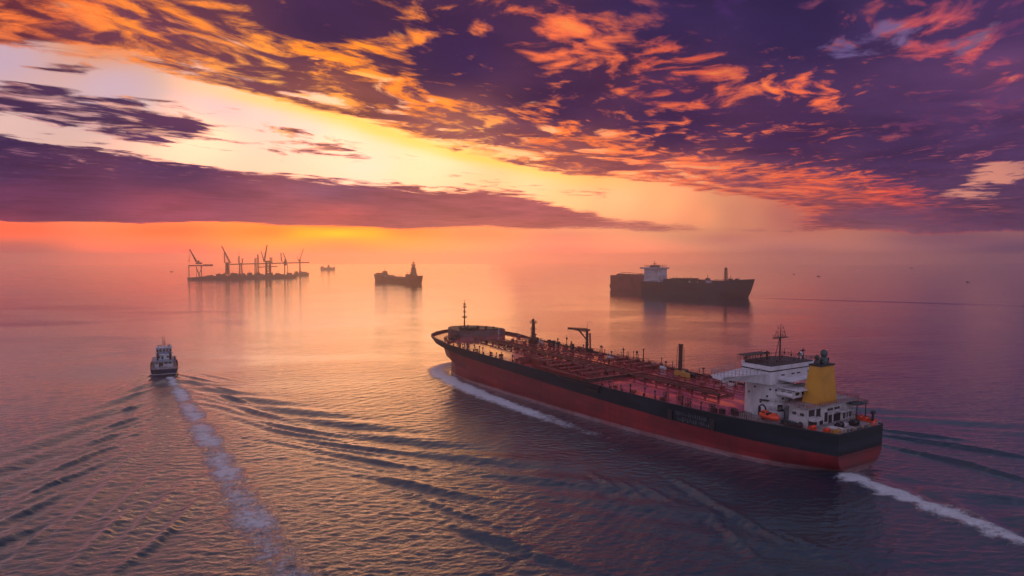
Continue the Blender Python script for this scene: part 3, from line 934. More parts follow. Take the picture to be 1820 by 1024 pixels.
def build_tanker():
    root = thing('oil_tanker', 'huge black and red oil tanker under way, with yellow funnel and pipe covered red deck', 'tanker', SHIP_O)
    root.location.z = SHIP_Z
    root.scale = (SHIP_K,) * 3
    root.rotation_euler = (Matrix.Rotation(SHIP_ANG, 3, 'Z') @ Matrix.Rotation(-SHIP_TRIM, 3, 'Y')).to_euler()
    P = lambda mb, name, mat, **k: mb.obj(name, mat, root, **k)

    # --- hull
    zs = [-16.0, -10.0, -7.0, -5.0, -3.5, -2.5, -1.5, -0.5, 0.5, 1.5, 2.5, 4.0, 9.2, 10.0, 11.2, 12.2]
    N = 110
    mb = MB()
    rows = []
    for z in zs:
        o = outline(z, N)
        zl = lambda s: 4.3 + 0.0135 * s if z == 4.0 else z
        zz = lambda s: zl(s) + (sheer(s) - DECK_Z) * max(0.0, (z - 4.0) / (DECK_Z - 4.0))
        rows.append([(s, b, zz(s)) for s, b in o])
    nv = N + 1
    vs = [p for r_ in rows for p in r_] + [(p[0], -p[1], p[2]) for r_ in rows for p in r_]
    off = nv * len(zs)
    fs, mi = [], []
    for k in range(len(zs) - 1):
        dark = 0 if zs[k] >= 4.0 else 1
        for i in range(N):
            a, b, c, d = k * nv + i, k * nv + i + 1, (k + 1) * nv + i + 1, (k + 1) * nv + i
            fs += [(b, a, d, c), (off + a, off + b, off + c, off + d)]
            mi += [dark, dark]
        a, d = k * nv, (k + 1) * nv
        fs.append((a, off + a, off + d, d))
        mi.append(dark)
    mb.v, mb.f, mb.m = vs, fs, mi
    P(mb, 'hull', [M['hull_dark'], M['hull_red']], smooth=True, sharp=50)

    # --- decks: red main deck, grey after deck
    def deck(s0, s1, drop, name, mat, camber=0.5):
        mb = MB()
        ss = [s for s in np.concatenate([np.linspace(s0, min(s1, 270), 30), np.linspace(270, s1, 14) if s1 > 270 else []])]
        js = np.linspace(-1, 1, 9)
        for s in ss:
            b = float(np.interp(s, DECK_S, DECK_B)) - 0.15
            for j in js:
                mb.v.append((s, b * j, sheer(s) - drop + camber * (1 - j * j)))
        for i in range(len(ss) - 1):
            for j in range(8):
                a = i * 9 + j
                mb.f.append((a, a + 9, a + 10, a + 1))
                mb.m.append(0)
        return P(mb, name, mat)
    deck(40, 315, 0.35, 'main_deck', M['deck_red'])
    deck(0.2, 40, 0.35, 'after_deck', M['deck_grey'], 0.2)

    # --- gunwale and guard rails
    edge = [(s, float(np.interp(s, DECK_S, DECK_B)), sheer(s)) for s in np.concatenate([np.linspace(0, 262, 60), np.linspace(266, 316, 30)])]
    mb = MB()
    for side in (1, -1):
        mb.path([(s, b * side, z + 0.05) for s, b, z in edge], 0.22, n=6)
    mb.path([(0.1, 14.4, DECK_Z + 0.05), (0.1, -14.4, DECK_Z + 0.05)], 0.2, n=6)
    P(mb, 'gunwale', M['dark_gear'])
    for side in (1, -1):
        mb = MB()
        pts = [(s, (b - 0.45) * side, z) for s, b, z in edge if 2 < s < 272]
        mb.rail(pts, 1.25, 2.6, 0.055, 3)
        P(mb, 'guard_rail', M['red_gear'])
    mb = MB()
    mb.rail([(0.6, 14.0 * k, DECK_Z) for k in (-1, -0.5, 0, 0.5, 1)], 1.1, 2.2, 0.05, 2)
    P(mb, 'stern_rail', M['offwhite'])

    # --- forecastle: raised block with rounded front, bulwark and mooring gear
    poly = []
    fz = lambda x, y: 13.0
    for i in range(25):
        t = -1 + 2 * i / 24
        s = 281 + 31.0 * math.sqrt(max(0, 1 - abs(t) ** 2.4))
        b = 24.0 * t if t < 0 else 15.0 * t
        poly.append((s, b - 0.5))
    poly = poly + [(286, 11.0)]
    poly = poly[::-1] if False else poly
    mb = MB()
    mb.prism(poly, 11.5, lambda x, y: 16.9 + 0.02 * (x - 279))
    P(mb, 'forecastle', M['fore_grey'])
    mb = MB()
    mb.prism([(x * 0.995 + 1.35, y * 0.97) for x, y in poly], 17.3, 17.6)
    P(mb, 'forecastle_deck', M['dark_gear'])
    # --- bulwark round the bow
    mb = MB()
    bow = [e for e in edge if e[0] > 258]
    ring = [(s, b, z) for s, b, z in bow] + [(s, -b, z) for s, b, z in bow[::-1]]
    for a, b in zip(ring[:-1], ring[1:]):
        ha = 1.3 * min(1, (a[0] - 256) / 20)
        hb = 1.3 * min(1, (b[0] - 256) / 20)
        ia, ib = 0.985, 0.985
        vs = [a, b, (b[0], b[1], b[2] + hb), (a[0], a[1], a[2] + ha),
              (a[0] - 0.3, a[1] * ia, a[2]), (b[0] - 0.3, b[1] * ib, b[2]), (b[0] - 0.3, b[1] * ib, b[2] + hb), (a[0] - 0.3, a[1] * ia, a[2] + ha)]
        mb.add(vs, [(0, 1, 2, 3), (5, 4, 7, 6), (3, 2, 6, 7)])
    P(mb, 'bulwark', M['fore_grey'])
    # windlass, bollards and vents on and before the forecastle
    mb = MB()
    rr = random.Random(4)
    mb.tube((286, -4, 18.4), (286, 4, 18.4), 0.8, n=10)
    mb.tube((286, -5, 18.4), (286, -4.4, 18.4), 1.2, n=10)
    mb.tube((286, 4.4, 18.4), (286, 5, 18.4), 1.2, n=10)
    mb.box((288.5, 0, 18.2), (3.0, 3.0, 1.6))
    P(mb, 'windlass', M['dark_gear'])
    for i, (s, l, z) in enumerate([(283, -9, 17.5), (282, -15, 17.5), (293, -8, 17.5), (296, 4, 17.5), (282, 6, 17.5), (298, -3, 17.5), (287, -12, 17.5), (290, 8, 17.5)]):
        mb = MB()
        mb.lathe((s, l, z), [(0.45, 0), (0.45, 1.0), (0.95, 1.1), (0.95, 1.7), (0.4, 1.9)], 8)
        P(mb, 'vent', M['dark_gear'])
    for i in range(9):
        a = R(8 + i * 10)
        s, l = 268 + 30 * math.sin(a), 27 * math.cos(a)
        mb = MB()
        mb.tube((s, l - 0.5, 12.9), (s, l - 0.5, 14.0), 0.3, n=7).tube((s + 0.5, l + 0.4, 12.9), (s + 0.5, l + 0.4, 14.0), 0.3, n=7).box((s + 0.25, l, 12.95), (1.6, 1.6, 0.25))
        P(mb, 'bollard', M['red_gear'])
    for s, l in ((276, 22), (284, 14)):
        mb = MB()
        mb.tube((s, l - 1.6, 14.2), (s, l + 1.6, 14.2), 0.85, n=10)
        mb.box((s, l - 2, 13.7), (2.4, 0.4, 2.0)).box((s, l + 2, 13.7), (2.4, 0.4, 2.0)).box((s - 1.6, l, 13.5), (1.2, 2.4, 1.4))
        P(mb, 'mooring_winch', M['dark_gear'])
    # --- foremast
    mb = MB()
    s, l = 292.5, 3.0
    mb.tube((s, l, 17.4), (s, l, 33), 0.55, 0.38, n=10)
    mb.tube((s, l, 33), (s, l, 38.5), 0.28, 0.12, n=8)
    for z, w in ((25.8, 1.7), (29.6, 1.1), (33.0, 1.3), (35.0, 0.9)):
        mb.box((s, l, z), (w * 1.4, w * 1.6, 0.25))
        mb.rail([(s + a * w * .7, l + b * w * .8, z) for a, b in ((-1, -1), (1, -1), (1, 1), (-1, 1), (-1, -1))], 1.1, 1.2, 0.07, 2)
        mb.box((s - w * .5, l + w * .6, z + 0.7), (0.5, 0.5, 0.9))
    mb.path([(s, l - 2.3, 26.2), (s, l + 2.3, 26.2)], 0.12)
    mb.path([(s, l - 1.6, 33.6), (s, l + 1.6, 33.6)], 0.1)
    mb.box((s, l, 18.3), (3.4, 4.6, 1.5))
    P(mb, 'foremast', M['dark_gear'])
    mb = MB()
    mb.tube((281, -19, 12.8), (281, -19, 18.5), 0.12, n=6)
    mb.path([(281, -20.6, 14.0), (279, -18, 14.2), (281, -17.5, 16.2)], 0.12)
    fl = P(mb, 'flag_staff', M['offwhite'])
    mb = MB()
    mb.add([(281, -19, 18.4), (279.6, -18.4, 17.7), (278.6, -17.9, 17.0), (279.8, -18.4, 15.8), (281, -19, 16.0), (281.05, -19.06, 18.4), (279.65, -18.46, 17.7), (278.65, -17.96, 17.0), (279.85, -18.46, 15.8), (281.05, -19.06, 16.0)],
           [(0, 1, 2, 3, 4), (9, 8, 7, 6, 5)])
    mb.obj('flag', pmat('pale_flag_cloth', (0.80, 0.74, 0.60), 0.7), fl)

    # --- centre line: pipe bed with catwalk
    mb = MB()
    for q in np.arange(62, 268, 9.0):
        mb.box((q, -0.6, 12.75), (0.35, 11.0, 0.7))
    mb.box((166, -6.4, 12.7), (206, 0.4, 0.5))
    P(mb, 'pipe_bed', M['red_gear'])
    for l, r_, z in ((4.2, 0.26, 13.3), (1.6, 0.32, 13.4), (-1.6, 0.2, 13.3), (-5.4, 0.28, 13.3)):
        mb = MB()
        s0, s1 = 58 + rr.random() * 14, 264 - rr.random() * 12
        mb.tube((s0, l, z), (s1, l, z), r_, n=8)
        for q in np.arange(s0 + 3, s1, 13.0):
            mb.tube((q, l, z), (q + 0.35, l, z), r_ * 1.5, n=8)
        for q in (s0, s1):
            mb.tube((q, l, z), (q, l, z - 1.0), r_, n=8)
        P(mb, 'deck_pipe', M['red_gear'])
    mb = MB()
    mb.box((167, 6.6, 14.2), (214, 1.2, 0.12))
    for q in np.arange(60, 275, 7.5):
        mb.box((q, 6.6, 13.5), (0.4, 1.1, 1.5))
    mb.rail([(s, 7.15, 14.3) for s in np.arange(60, 275, 30)] + [(274, 7.15, 14.3)], 1.1, 2.5, 0.05, 2)
    mb.rail([(s, 6.05, 14.3) for s in np.arange(60, 275, 30)] + [(274, 6.05, 14.3)], 1.1, 2.5, 0.05, 2)
    P(mb, 'catwalk', M['brown_gear'])
    # --- athwart step amidships with its walkway, and the dark ledge below its end
    mb = MB()
    mb.box((118.6, 14.2, 12.85), (1.6, 36.4, 1.5))
    P(mb, 'cross_bulkhead', M['dark_gear'])
    mb = MB()
    mb.rail([(118.6, y, 13.6) for y in (-3, 8, 20, 32)], 1.1, 1.6, 0.06, 2)
    mb.box((118.6, 14.2, 13.7), (2.2, 36.6, 0.12))
    P(mb, 'cross_walkway', M['red_gear'])
    mb = MB()
    mb.box((121, 33.0, 11.2), (26, 0.9, 0.7)).box((113, 33.1, 9.4), (9, 0.8, 1.1)).box((135, 33.3, 11.4), (14, 0.6, 0.5))
    P(mb, 'fender_ledge', M['black'])

    # --- cargo manifold amidships: cross pipes, drip trays, valve stands
    for i, q in enumerate((128, 137, 146, 155)):
        mb = MB()
        r_ = 0.55 if i % 3 else 0.75
        mb.tube((q, 8, 14.0), (q, 27.5, 14.0), r_, n=10)
        mb.tube((q, 27.3, 14.0), (q, 28.1, 14.0), r_ * 1.6, n=10)
        for y in (12, 18, 24):
            mb.tube((q, y, 14.0), (q, y + 0.5, 14.0), r_ * 1.5, n=10)
            mb.box((q, y - 1.2, 13.0), (1.4, 0.5, 1.6))
        mb.tube((q, 21, 14.0), (q, 21, 15.9), 0.18, n=6).tube((q, 20.5, 15.9), (q, 21.5, 15.9), 0.5, n=8)
        P(mb, 'manifold_pipe', M['red_gear'])
        mb = MB()
        mb.tube((q, -9.5, 14.0), (q, -27.5, 14.0), r_, n=10)
        mb.tube((q, -27.3, 14.0), (q, -28.1, 14.0), r_ * 1.6, n=10)
        for y in (-14, -20):
            mb.tube((q, y, 14.0), (q, y - 0.5, 14.0), r_ * 1.5, n=10)
            mb.box((q, y, 13.0), (1.4, 0.5, 1.6))
        P(mb, 'manifold_pipe', M['red_gear'])
    for side in (1, -1):
        mb = MB()
        mb.box((144, 29.3 * side, 12.9), (46, 2.6, 1.0))
        mb.rail([(121, 30.8 * side, 13.2), (144, 30.8 * side, 13.2), (167, 30.8 * side, 13.2)], 1.3, 1.8, 0.07, 2)
        P(mb, 'drip_tray', M['red_gear'])
    # long stores and hose boxes beside the manifold: the dark heap by the near rail
    for (s, l, dx, dy, dz) in ((172, 20, 16, 7, 2.3), (181, 26, 8, 4, 1.8), (150, 10.5, 18, 3, 1.6), (128, 23, 6, 8, 1.9), (192, 14, 8, 5, 1.4), (166, 27, 5, 3, 2.6), (160, 16, 7, 4, 2.0), (138, 14, 8, 3, 1.8)):
        mb = MB()
        mb.box((s, l, 12.4 + dz / 2), (dx, dy, dz), rr.uniform(-.06, .06), top=0.93)
        for k in range(3):
            mb.tube((s - dx * .4 + k * dx * .4, l - dy * .45, 12.6 + dz), (s - dx * .4 + k * dx * .4, l + dy * .45, 12.6 + dz), 0.22, n=6)
        mb.rail([(s - dx / 2, l + dy / 2 + .2, 12.3), (s + dx / 2, l + dy / 2 + .2, 12.3)], dz + 0.9, 2.2, 0.07, 2)
        P(mb, 'deck_locker', M['red_gear'])
    # --- tank hatches with their stand-pipes (one built, the rest copies)
    mb = MB()
    mb.lathe((0, 0, 0), [(1.1, 0), (1.1, 0.75), (1.25, 0.8), (1.25, 0.95), (0.9, 1.1)], 12)
    mb.tube((1.6, 0.3, 0), (1.6, 0.3, 2.1), 0.13, n=6).box((1.6, 0.3, 2.2), (0.5, 0.5, 0.45))
    hatch = mb.obj('tank_hatch', M['red_gear'], root)
    hatch.location = (188, 27.0, 12.2)
    spots = [(s + rr.uniform(-2, 2), l + rr.uniform(-1.5, 1.5)) for s in range(176, 268, 13) for l in (29, -13, -27) if not (s < 196 and l > 0)]
    spots += [(s + rr.uniform(-2, 2), l) for s in range(60, 116, 14) for l in (-13, -24, 29.2)]
    for s, l in spots:
        if l > 0 and l > np.interp(s, DECK_S, DECK_B) - 2.5:
            l = float(np.interp(s, DECK_S, DECK_B)) - 3.0
        part_copy(hatch, root, (s, l, sheer(s) + 0.05), rr.uniform(0, 6.28), (rr.uniform(.8, 1.2),) * 2 + (rr.uniform(.8, 1.5),))
    # --- ullage and vent posts along the near rail
    mb = MB()
    mb.tube((0, 0, 0), (0, 0, 2.5), 0.17, n=6).lathe((0, 0, 2.4), [(0.2, 0), (0.45, 0.15), (0.45, 0.5), (0.15, 0.75)], 8).box((0.4, 0, 0.5), (0.6, 0.5, 1.0))
    vp = mb.obj('vent_post', M['dark_gear'], root)
    vp.location = (70, 28.8, 12.0)
    for s in [52, 56, 61, 76, 82, 90, 96, 103, 110, 176, 184, 196, 203, 209, 217, 222, 229, 236, 243, 247, 255]:
        b = float(np.interp(s, DECK_S, DECK_B))
        part_copy(vp, root, (s, b - rr.uniform(1.0, 2.6), sheer(s) - .2), rr.uniform(0, 6), (1.2, 1.2, rr.uniform(.8, 1.5)))
    for s in [60, 74, 88, 101, 116, 126, 148, 162, 171, 180, 200, 214, 226, 250]:
        b = float(np.interp(s, DECK_S, DECK_B))
        part_copy(vp, root, (s, -b + rr.uniform(1.0, 5), sheer(s) - .1), rr.uniform(0, 6), (1.5, 1.5, rr.uniform(.9, 2.3)))
    # longitudinal branch pipes on both sides of the deck and low cross lines
    for l, s0, s1 in ((11.5, 122, 262), (17.5, 120, 178), (24.0, 122, 176), (-11.5, 60, 262), (-16.5, 64, 250), (-22.0, 70, 255), (-25.5, 60, 240)):
        mb = MB()
        mb.tube((s0, l, 12.75), (s1, l, 12.75), 0.17, n=6)
        for q in np.arange(s0, s1, 6.0):
            mb.box((q, l, 12.5), (0.4, 0.6, 0.7))
        P(mb, 'branch_pipe', M['red_gear'] if rr.random() < .6 else M['dark_gear'])
    for q in (104, 196, 226, 253):
        mb = MB()
        y1 = float(np.interp(q, DECK_S, DECK_B)) - 4
        mb.tube((q, 7, 12.85), (q + rr.uniform(-3, 3), 12 if q > 120 else 8, 12.8), 0.22, n=6)
        P(mb, 'cross_pipe', M['dark_gear'])
        mb = MB()
        mb.tube((q, -9, 12.9), (q + rr.uniform(-3, 3), -y1, 12.8), 0.3, n=6)
        P(mb, 'cross_pipe', M['dark_gear'])
    # starboard lockers, drums and small houses that break the far edge
    for i in range(22):
        s = 56 + i * 9.2 + rr.uniform(-3, 3)
        b = float(np.interp(s, DECK_S, DECK_B))
        l = -b + rr.uniform(2.5, 11)
        mb = MB()
        k = rr.random()
        if k < 0.4:
            mb.box((s, l, 12.2 + rr.uniform(.8, 1.2)), (rr.uniform(2, 6), rr.uniform(1.5, 3), rr.uniform(1.6, 2.8)), rr.uniform(-.2, .2), top=0.9)
        elif k < 0.7:
            mb.tube((s - 1.5, l, 13.4), (s + 1.8, l, 13.4), 1.0, n=10).box((s, l, 12.6), (2.4, 1.4, 1.0))
        else:
            mb.rail([(s - 2.5, l, 12.2), (s + 2.5, l, 12.2)], rr.uniform(2.2, 3.4), 1.7, 0.11, 2).box((s, l + .6, 12.9), (3, 1, 1.2))
        P(mb, 'deck_locker', rr.choice([M['red_gear'], M['brown_gear'], M['dark_gear'], M['offwhite']]))
    # --- kingpost, hose crane, small posts, inert-gas tower
    mb = MB()
    s, l = 238, -19.5
    mb.tube((s, l, 12.2), (s, l, 26.0), 1.35, 1.05, n=12)
    mb.box((s, l, 26.2), (3.6, 3.8, 0.3)).box((s, l, 22.2), (3.2, 3.4, 0.25))
    mb.rail([(s + a * 1.7, l + b * 1.8, 26.3) for a, b in ((-1, -1), (1, -1), (1, 1), (-1, 1), (-1, -1))], 1.2, 1.2, 0.1, 2)
    mb.lathe((s, l + .4, 26.3), [(0.5, 0), (0.5, 1.2), (1.0, 1.4), (1.0, 2.2), (0.4, 2.6)], 10)
    mb.tube((s + .6, l - .8, 26.3), (s + .6, l - .8, 29.2), 0.25, n=6)
    mb.tube((s, l + 2.4, 14), (s, l + 1.8, 24), 0.12, n=5).tube((s, l + 1.8, 14), (s, l + 1.3, 24), 0.12, n=5)
    mb.box((s - 3.2, l + 1, 13.8), (2.2, 2.2, 3.2)).box((s + 3.6, l - .6, 13.4), (1.6, 3.0, 2.4))
    P(mb, 'kingpost', M['brown_gear'])
    for q in (226, 221, 216):
        mb = MB()
        mb.lathe((q, -24, 12.2), [(0.7, 0), (0.7, 1.6), (1.5, 2.1), (1.5, 3.5), (0.8, 3.9)], 10)
        P(mb, 'ventilator', M['dark_gear'])
    mb = MB()
    mb.tube((205, -26, 12.2), (205, -26, 17.6), 0.55, 0.45, n=8).box((203.3, -25.5, 14.1), (1.8, 2.0, 3.8))
    P(mb, 'ventilator', M['dark_gear'])
    mb = MB()
    s, l = 190, -26.5
    mb.tube((s, l, 12.2), (s, l, 26.2), 1.0, 0.8, n=12)
    mb.tube((s - 1.5, l - 1.6, 12.2), (s - 1.2, l - 1.3, 24.5), 0.5, n=8)
    for z in np.arange(14, 25, 1.6):
        mb.tube((s, l, z), (s - 1.5, l - 1.6, z), 0.12, n=5)
    mb.box((s, l, 26.3), (2.6, 2.8, 1.0)).box((s - 2.2, l - 1, 13.6), (2.6, 2.6, 2.8))
    cr = P(mb, 'hose_crane', M['dark_gear'])
    mb = MB()
    tip = Vector((s + 4.5, l + 11.5, 27.6))
    piv = Vector((s, l, 26.0))
    mb.lattice(piv + Vector((0.1, .3, .2)), tip, 1.7, 0.7, 8, 0.16)
    mb.tube(piv, tip, 0.42, 0.3, n=6)
    mb.tube((s, l, 20.0), piv.lerp(tip, 0.5), 0.3, n=7)
    mb.tube((s, l, 20.0), piv.lerp(tip, 0.42), 0.3, n=7)
    mb.tube(tip, tip - Vector((0, 0, 1.6)), 0.16, n=5)
    mb.obj('jib', M['dark_gear'], cr)
    mb = MB()
    mb.path([(s, l, 26.6), (s, l, 31.2), (s - .5, l - 1.6, 31.4), (s - .8, l - 2.6, 30.6)], 0.09, n=5)
    mb.obj('aerial', M['dark_gear'], cr)
    for s, l, h, r_ in ((141, -27, 8.2, 0.33), (150, -28, 5.6, 0.2), (129, -29, 5.0, 0.2), (158, -26, 4.4, 0.16), (176, -27, 5.0, 0.18), (120, -28, 4.2, 0.18), (98, -24, 4.0, 0.16)):
        mb = MB()
        mb.tube((s, l, 12.2), (s, l, 12.2 + h), r_, r_ * .8, n=8).box((s, l, 12.9), (1.2, 1.2, 1.4)).tube((s, l, 12.2 + h), (s, l, 12.9 + h), r_ * 1.6, n=8)
        if h > 5.5:
            mb.path([(s, l, 12 + h * .55), (s - 3, l - .8, 11.8 + h * .5), (s - 4.5, l - 1.2, 11 + h * .3)], 0.1, n=5)
            mb.rail([(s + 4, l, 12.2), (s + 5.4, l, 12.2)], 5.2, 1.4, 0.13, 4)
        P(mb, 'derrick_post', M['brown_gear'] if h < 8 else M['dark_gear'])
    mb = MB()
    s, l = 108, -21
    mb.tube((s, l, 12.2), (s, l, 27.6), 1.05, 1.0, n=12)
    mb.tube((s, l, 27.6), (s, l, 28.4), 1.25, n=12)
    for a in range(4):
        q = math.pi / 4 + a * math.pi / 2
        mb.tube((s + 1.9 * math.cos(q), l + 1.9 * math.sin(q), 12.2), (s + 1.7 * math.cos(q), l + 1.7 * math.sin(q), 26.5), 0.12, n=5)
    for z in (15, 17.5, 20, 22.5, 25, 26.5):
        w = 1.35
        mb.path([(s + a * w, l + b * w, z) for a, b in ((-1, -1), (1, -1), (1, 1), (-1, 1), (-1, -1))], 0.1, n=4)
    tw = P(mb, 'inert_gas_tower', M['brown_gear'])
    mb = MB()
    mb.box((s, l, 13.6), (4.4, 4.2, 2.8), top=0.8)
    mb.box((s - 5, l + 2, 13.4), (5, 3, 2.2), top=0.9)
    mb.obj('pedestal', M['ochre'], tw)

    # --- superstructure: round-fronted tower, bridge house, wings
    white = M['white']
    cs, cl = 35.0, 6.5
    mb = MB()
    prof = []
    nseg = 40
    for z in (11.8, 20, 25.2):
        prof.append([(cs + 9.2 * math.copysign(abs(math.cos(t)) ** 0.9, math.cos(t)), cl + 8.2 * math.copysign(abs(math.sin(t)) ** 0.9, math.sin(t)), z) for t in [2 * math.pi * i / nseg for i in range(nseg)]])
    vs = [p for r_ in prof for p in r_]
    fs = [(k * nseg + i, k * nseg + (i + 1) % nseg, (k + 1) * nseg + (i + 1) % nseg, (k + 1) * nseg + i) for k in range(2) for i in range(nseg)]
    fs.append(tuple(range(2 * nseg, 3 * nseg)))
    mb.add(vs, fs)
    tower = P(mb, 'accommodation_tower', white, smooth=True)

    def on_tower(deg, z, w, h, name, mat, tw=tower, out=0.12):
        """a small plate let into the round wall; deg is measured from the bow toward port"""
        mb = MB()
        t = R(deg)
        n0 = Vector((math.cos(t) / 9.2, math.sin(t) / 8.2, 0)).normalized()
        c = Vector((cs + 9.2 * math.copysign(abs(math.cos(t)) ** 0.9, math.cos(t)), cl + 8.2 * math.copysign(abs(math.sin(t)) ** 0.9, math.sin(t)), z))
        u = Vector((-n0.y, n0.x, 0))
        up = Vector((0, 0, 1))
        v8 = []
        for o_ in (-0.25, out):
            for a, b in ((-1, -1), (1, -1), (1, 1), (-1, 1)):
                v8.append(c + n0 * o_ + u * (a * w / 2) + up * (b * h / 2))
        mb.add(v8, [(3, 2, 1, 0), (4, 5, 6, 7), (0, 1, 5, 4), (1, 2, 6, 5), (2, 3, 7, 6), (3, 0, 4, 7)])
        return mb.obj(name, mat, tw)
    for deg, z in ((70, 20.6), (88, 23.2), (118, 20.2), (140, 22.8), (160, 19.6), (150, 16.6), (102, 17.6), (125, 23.0)):
        on_tower(deg, z, 0.75, 0.75, 'porthole', M['glass'])
    on_tower(100, 13.9, 1.1, 3.4, 'door', M['black'])
    on_tower(112, 18.6, 3.4, 0.5, 'door_canopy', M['dark_gear'], out=1.1)
    on_tower(152, 15.8, 2.0, 2.6, 'doorway', M['black'])
    # external stair and galleries on the port quarter of the tower
    mb = MB()
    for k, z in enumerate((15.2, 18.4)):
        pts = [(cs + 9.9 * math.cos(R(a)), cl + 8.9 * math.sin(R(a)), z) for a in range(115, 190, 12)]
        for a, b in zip(pts[:-1], pts[1:]):
            ia = (cs + (a[0] - cs) * .9, cl + (a[1] - cl) * .9, z)
            ib = (cs + (b[0] - cs) * .9, cl + (b[1] - cl) * .9, z)
            mb.add([a, b, ib, ia, (a[0], a[1], z + .15), (b[0], b[1], z + .15), (ib[0], ib[1], z + .15), (ia[0], ia[1], z + .15)], [(0, 3, 2, 1), (4, 5, 6, 7), (0, 1, 5, 4)])
        mb.rail(pts, 1.1, 1.3, 0.06, 2)
    P(mb, 'tower_gallery', M['offwhite'])

    mb = MB()
    z0, z1 = 25.2, 28.6
    hp = [(27.5, -13.0), (40.5, -13.0), (44.0, -6.0), (44.0, 12.0), (40.5, 16.0), (27.5, 16.0)]
    mb.prism(hp, z0, 32.2, top=[(27.5 + (x - 27.5) * 1.02, y * 1.02) for x, y in hp])
    house = P(mb, 'bridge_house', white)
    mb = MB()
    mb.prism([(28.2 + (x - 27.5) * 0.94, y * 0.93) for x, y in hp], 32.25, 32.6)
    mb.obj('roof', M['dark_gear'], house)
    mb = MB()
    mb.prism([(27.46 + (x - 27.5) * 1.03, y * 1.025) for x, y in hp], 30.3, 30.75)
    mb.obj('front_window', M['glass'], house)
    for y in (-8.5, -1.5, 2.0, 8.5):
        mb = MB()
        mb.box((27.42, y, 28.6), (0.2, 1.9, 0.5))
        mb.obj('window', M['glass'], house)
    # bridge wings: deck tapering to the tip, deep gusset below, rail on top
    for side, reach in ((1, 36.5), (-1, 30.0)):
        mb = MB()
        y0, y1 = (14.0, reach) if side > 0 else (11.0, reach)
        ym = y0 + 5
        secs = [(y0 - 3, 27.4, 43.0, 24.6), (y0 + 1.5, 28.2, 42.6, 24.9), (ym, 29.4, 42.0, 25.8), ((ym + y1) / 2, 31.0, 40.6, 27.1), (y1, 32.6, 39.2, 28.2)]
        vs, fs = [], []
        for y, a, b, zb in secs:
            vs += [(a, y * side, 29.4), (b, y * side, 29.4), (b - 1.2, y * side, zb), (a + 1.2, y * side, zb)]
        for k in range(4):
            for i in range(4):
                q = (k * 4 + i, k * 4 + (i + 1) % 4, k * 4 + 4 + (i + 1) % 4, k * 4 + 4 + i)
                fs.append(q if side < 0 else q[::-1])
        fs.append((16, 17, 18, 19) if side < 0 else (19, 18, 17, 16))
        mb.add(vs, fs)
        wing = P(mb, 'bridge_wing', white)
        mb = MB()
        pts = [(secs[k][1] + .2, secs[k][0] * side, 29.4) for k in range(2, 5)] + [(secs[k][2] - .2, secs[k][0] * side, 29.4) for k in (4, 3, 2)]
        mb.rail(pts, 2.3, 1.5, 0.085, 4)
        mb.obj('wing_rail', M['deck_grey'], wing)
    # after tiers between tower and funnel
    mb = MB()
    mb.box((24.0, 4.0, 22.3), (8.0, 15.0, 2.4)).box((24.5, 3.0, 27.1), (6.0, 17.0, 0.4)).box((22.5, 4.0, 24.2), (9.5, 17.0, 0.35))
    tier = P(mb, 'after_tier', white)
    mb = MB()
    for y in (-2, 2, 6, 10):
        mb.box((19.9, y, 22.6), (0.25, 2.0, 0.9))
    for x in (22, 25):
        mb.box((x, 11.6, 22.6), (1.6, 0.25, 0.9))
    mb.obj('window_band', M['glass'], tier)
    mb = MB()
    mb.rail([(18, -4, 24.4), (18, 12.3, 24.4), (26, 12.3, 24.4)], 1.1, 1.5, 0.06, 2)
    mb.obj('tier_rail', M['offwhite'], tier)
    mb = MB()
    mb.tube((20.5, 11.2, 21.8), (27.5, 11.2, 21.8), 1.15, n=12)
    P(mb, 'air_duct', white, smooth=True)
    # monkey island: rails, mast with yards, scanners
    mb = MB()
    top = 32.9
    ring = [(28, -12.6), (40, -12.6), (43.5, -6), (43.5, 11.6), (40, 15.4), (28, 15.4), (28, -12.6)]
    mb.rail([(x, y, top) for x, y in ring], 1.2, 1.7, 0.07, 2)
    mb.rail([(37, y, top) for y in (4, 10, 18)], 2.7, 1.5, 0.08, 3)
    mb.rail([(41.5, y, top) for y in (4, 10, 18)], 2.7, 1.5, 0.08, 3)
    mb.box((39.2, 11, top + 2.6), (4.8, 14.5, 0.2))
    P(mb, 'monkey_island_rail', M['dark_gear'])
    mb = MB()
    s, l = 34.8, 0.5
    mb.tube((s, l, top), (s, l, 42.5), 0.42, 0.30, n=10)
    mb.tube((s, l, 42.5), (s, l, 47.6), 0.2, 0.07, n=8)
    mb.tube((s + 1.5, l + 1.2, top), (s + .2, l + .2, 42.0), 0.14, n=6).tube((s - 1.3, l + 1.4, top), (s - .2, l + .2, 42.0), 0.14, n=6)
    mb.box((s, l, 41.9), (1.5, 8.2, 0.35))
    mb.rail([(s + .5, l - 4, 42.0), (s + .5, l + 4, 42.0)], 1.0, 1.4, 0.07, 2)
    for z, w in ((44.2, 2.4), (45.8, 1.7)):
        mb.tube((s, l - w, z), (s, l + w, z), 0.09, n=5)
        for q in (-1, 1):
            mb.tube((s, l + q * w, z - .6), (s, l + q * w, z + .8), 0.08, n=5)
    for q in (-2.9, -1.5, 1.7, 3.1):
        mb.tube((s, l + q, 42), (s, l + q, 43.6 + rr.random() * 1.4), 0.08, n=5)
    P(mb, 'signal_mast', M['brown_gear'])
    for s, l, h in ((38, 4.5, 2.8), (30.5, -6.0, 2.4), (31.5, -10, 3.4)):
        mb = MB()
        mb.tube((s, l, top), (s, l, top + h), 0.2, n=6).box((s, l, top + h), (0.5, 2.6, 0.45)).tube((s, l, top + h), (s, l, top + h + .8), 0.3, n=6)
        P(mb, 'radar_scanner', M['dark_gear'])
    mb = MB()
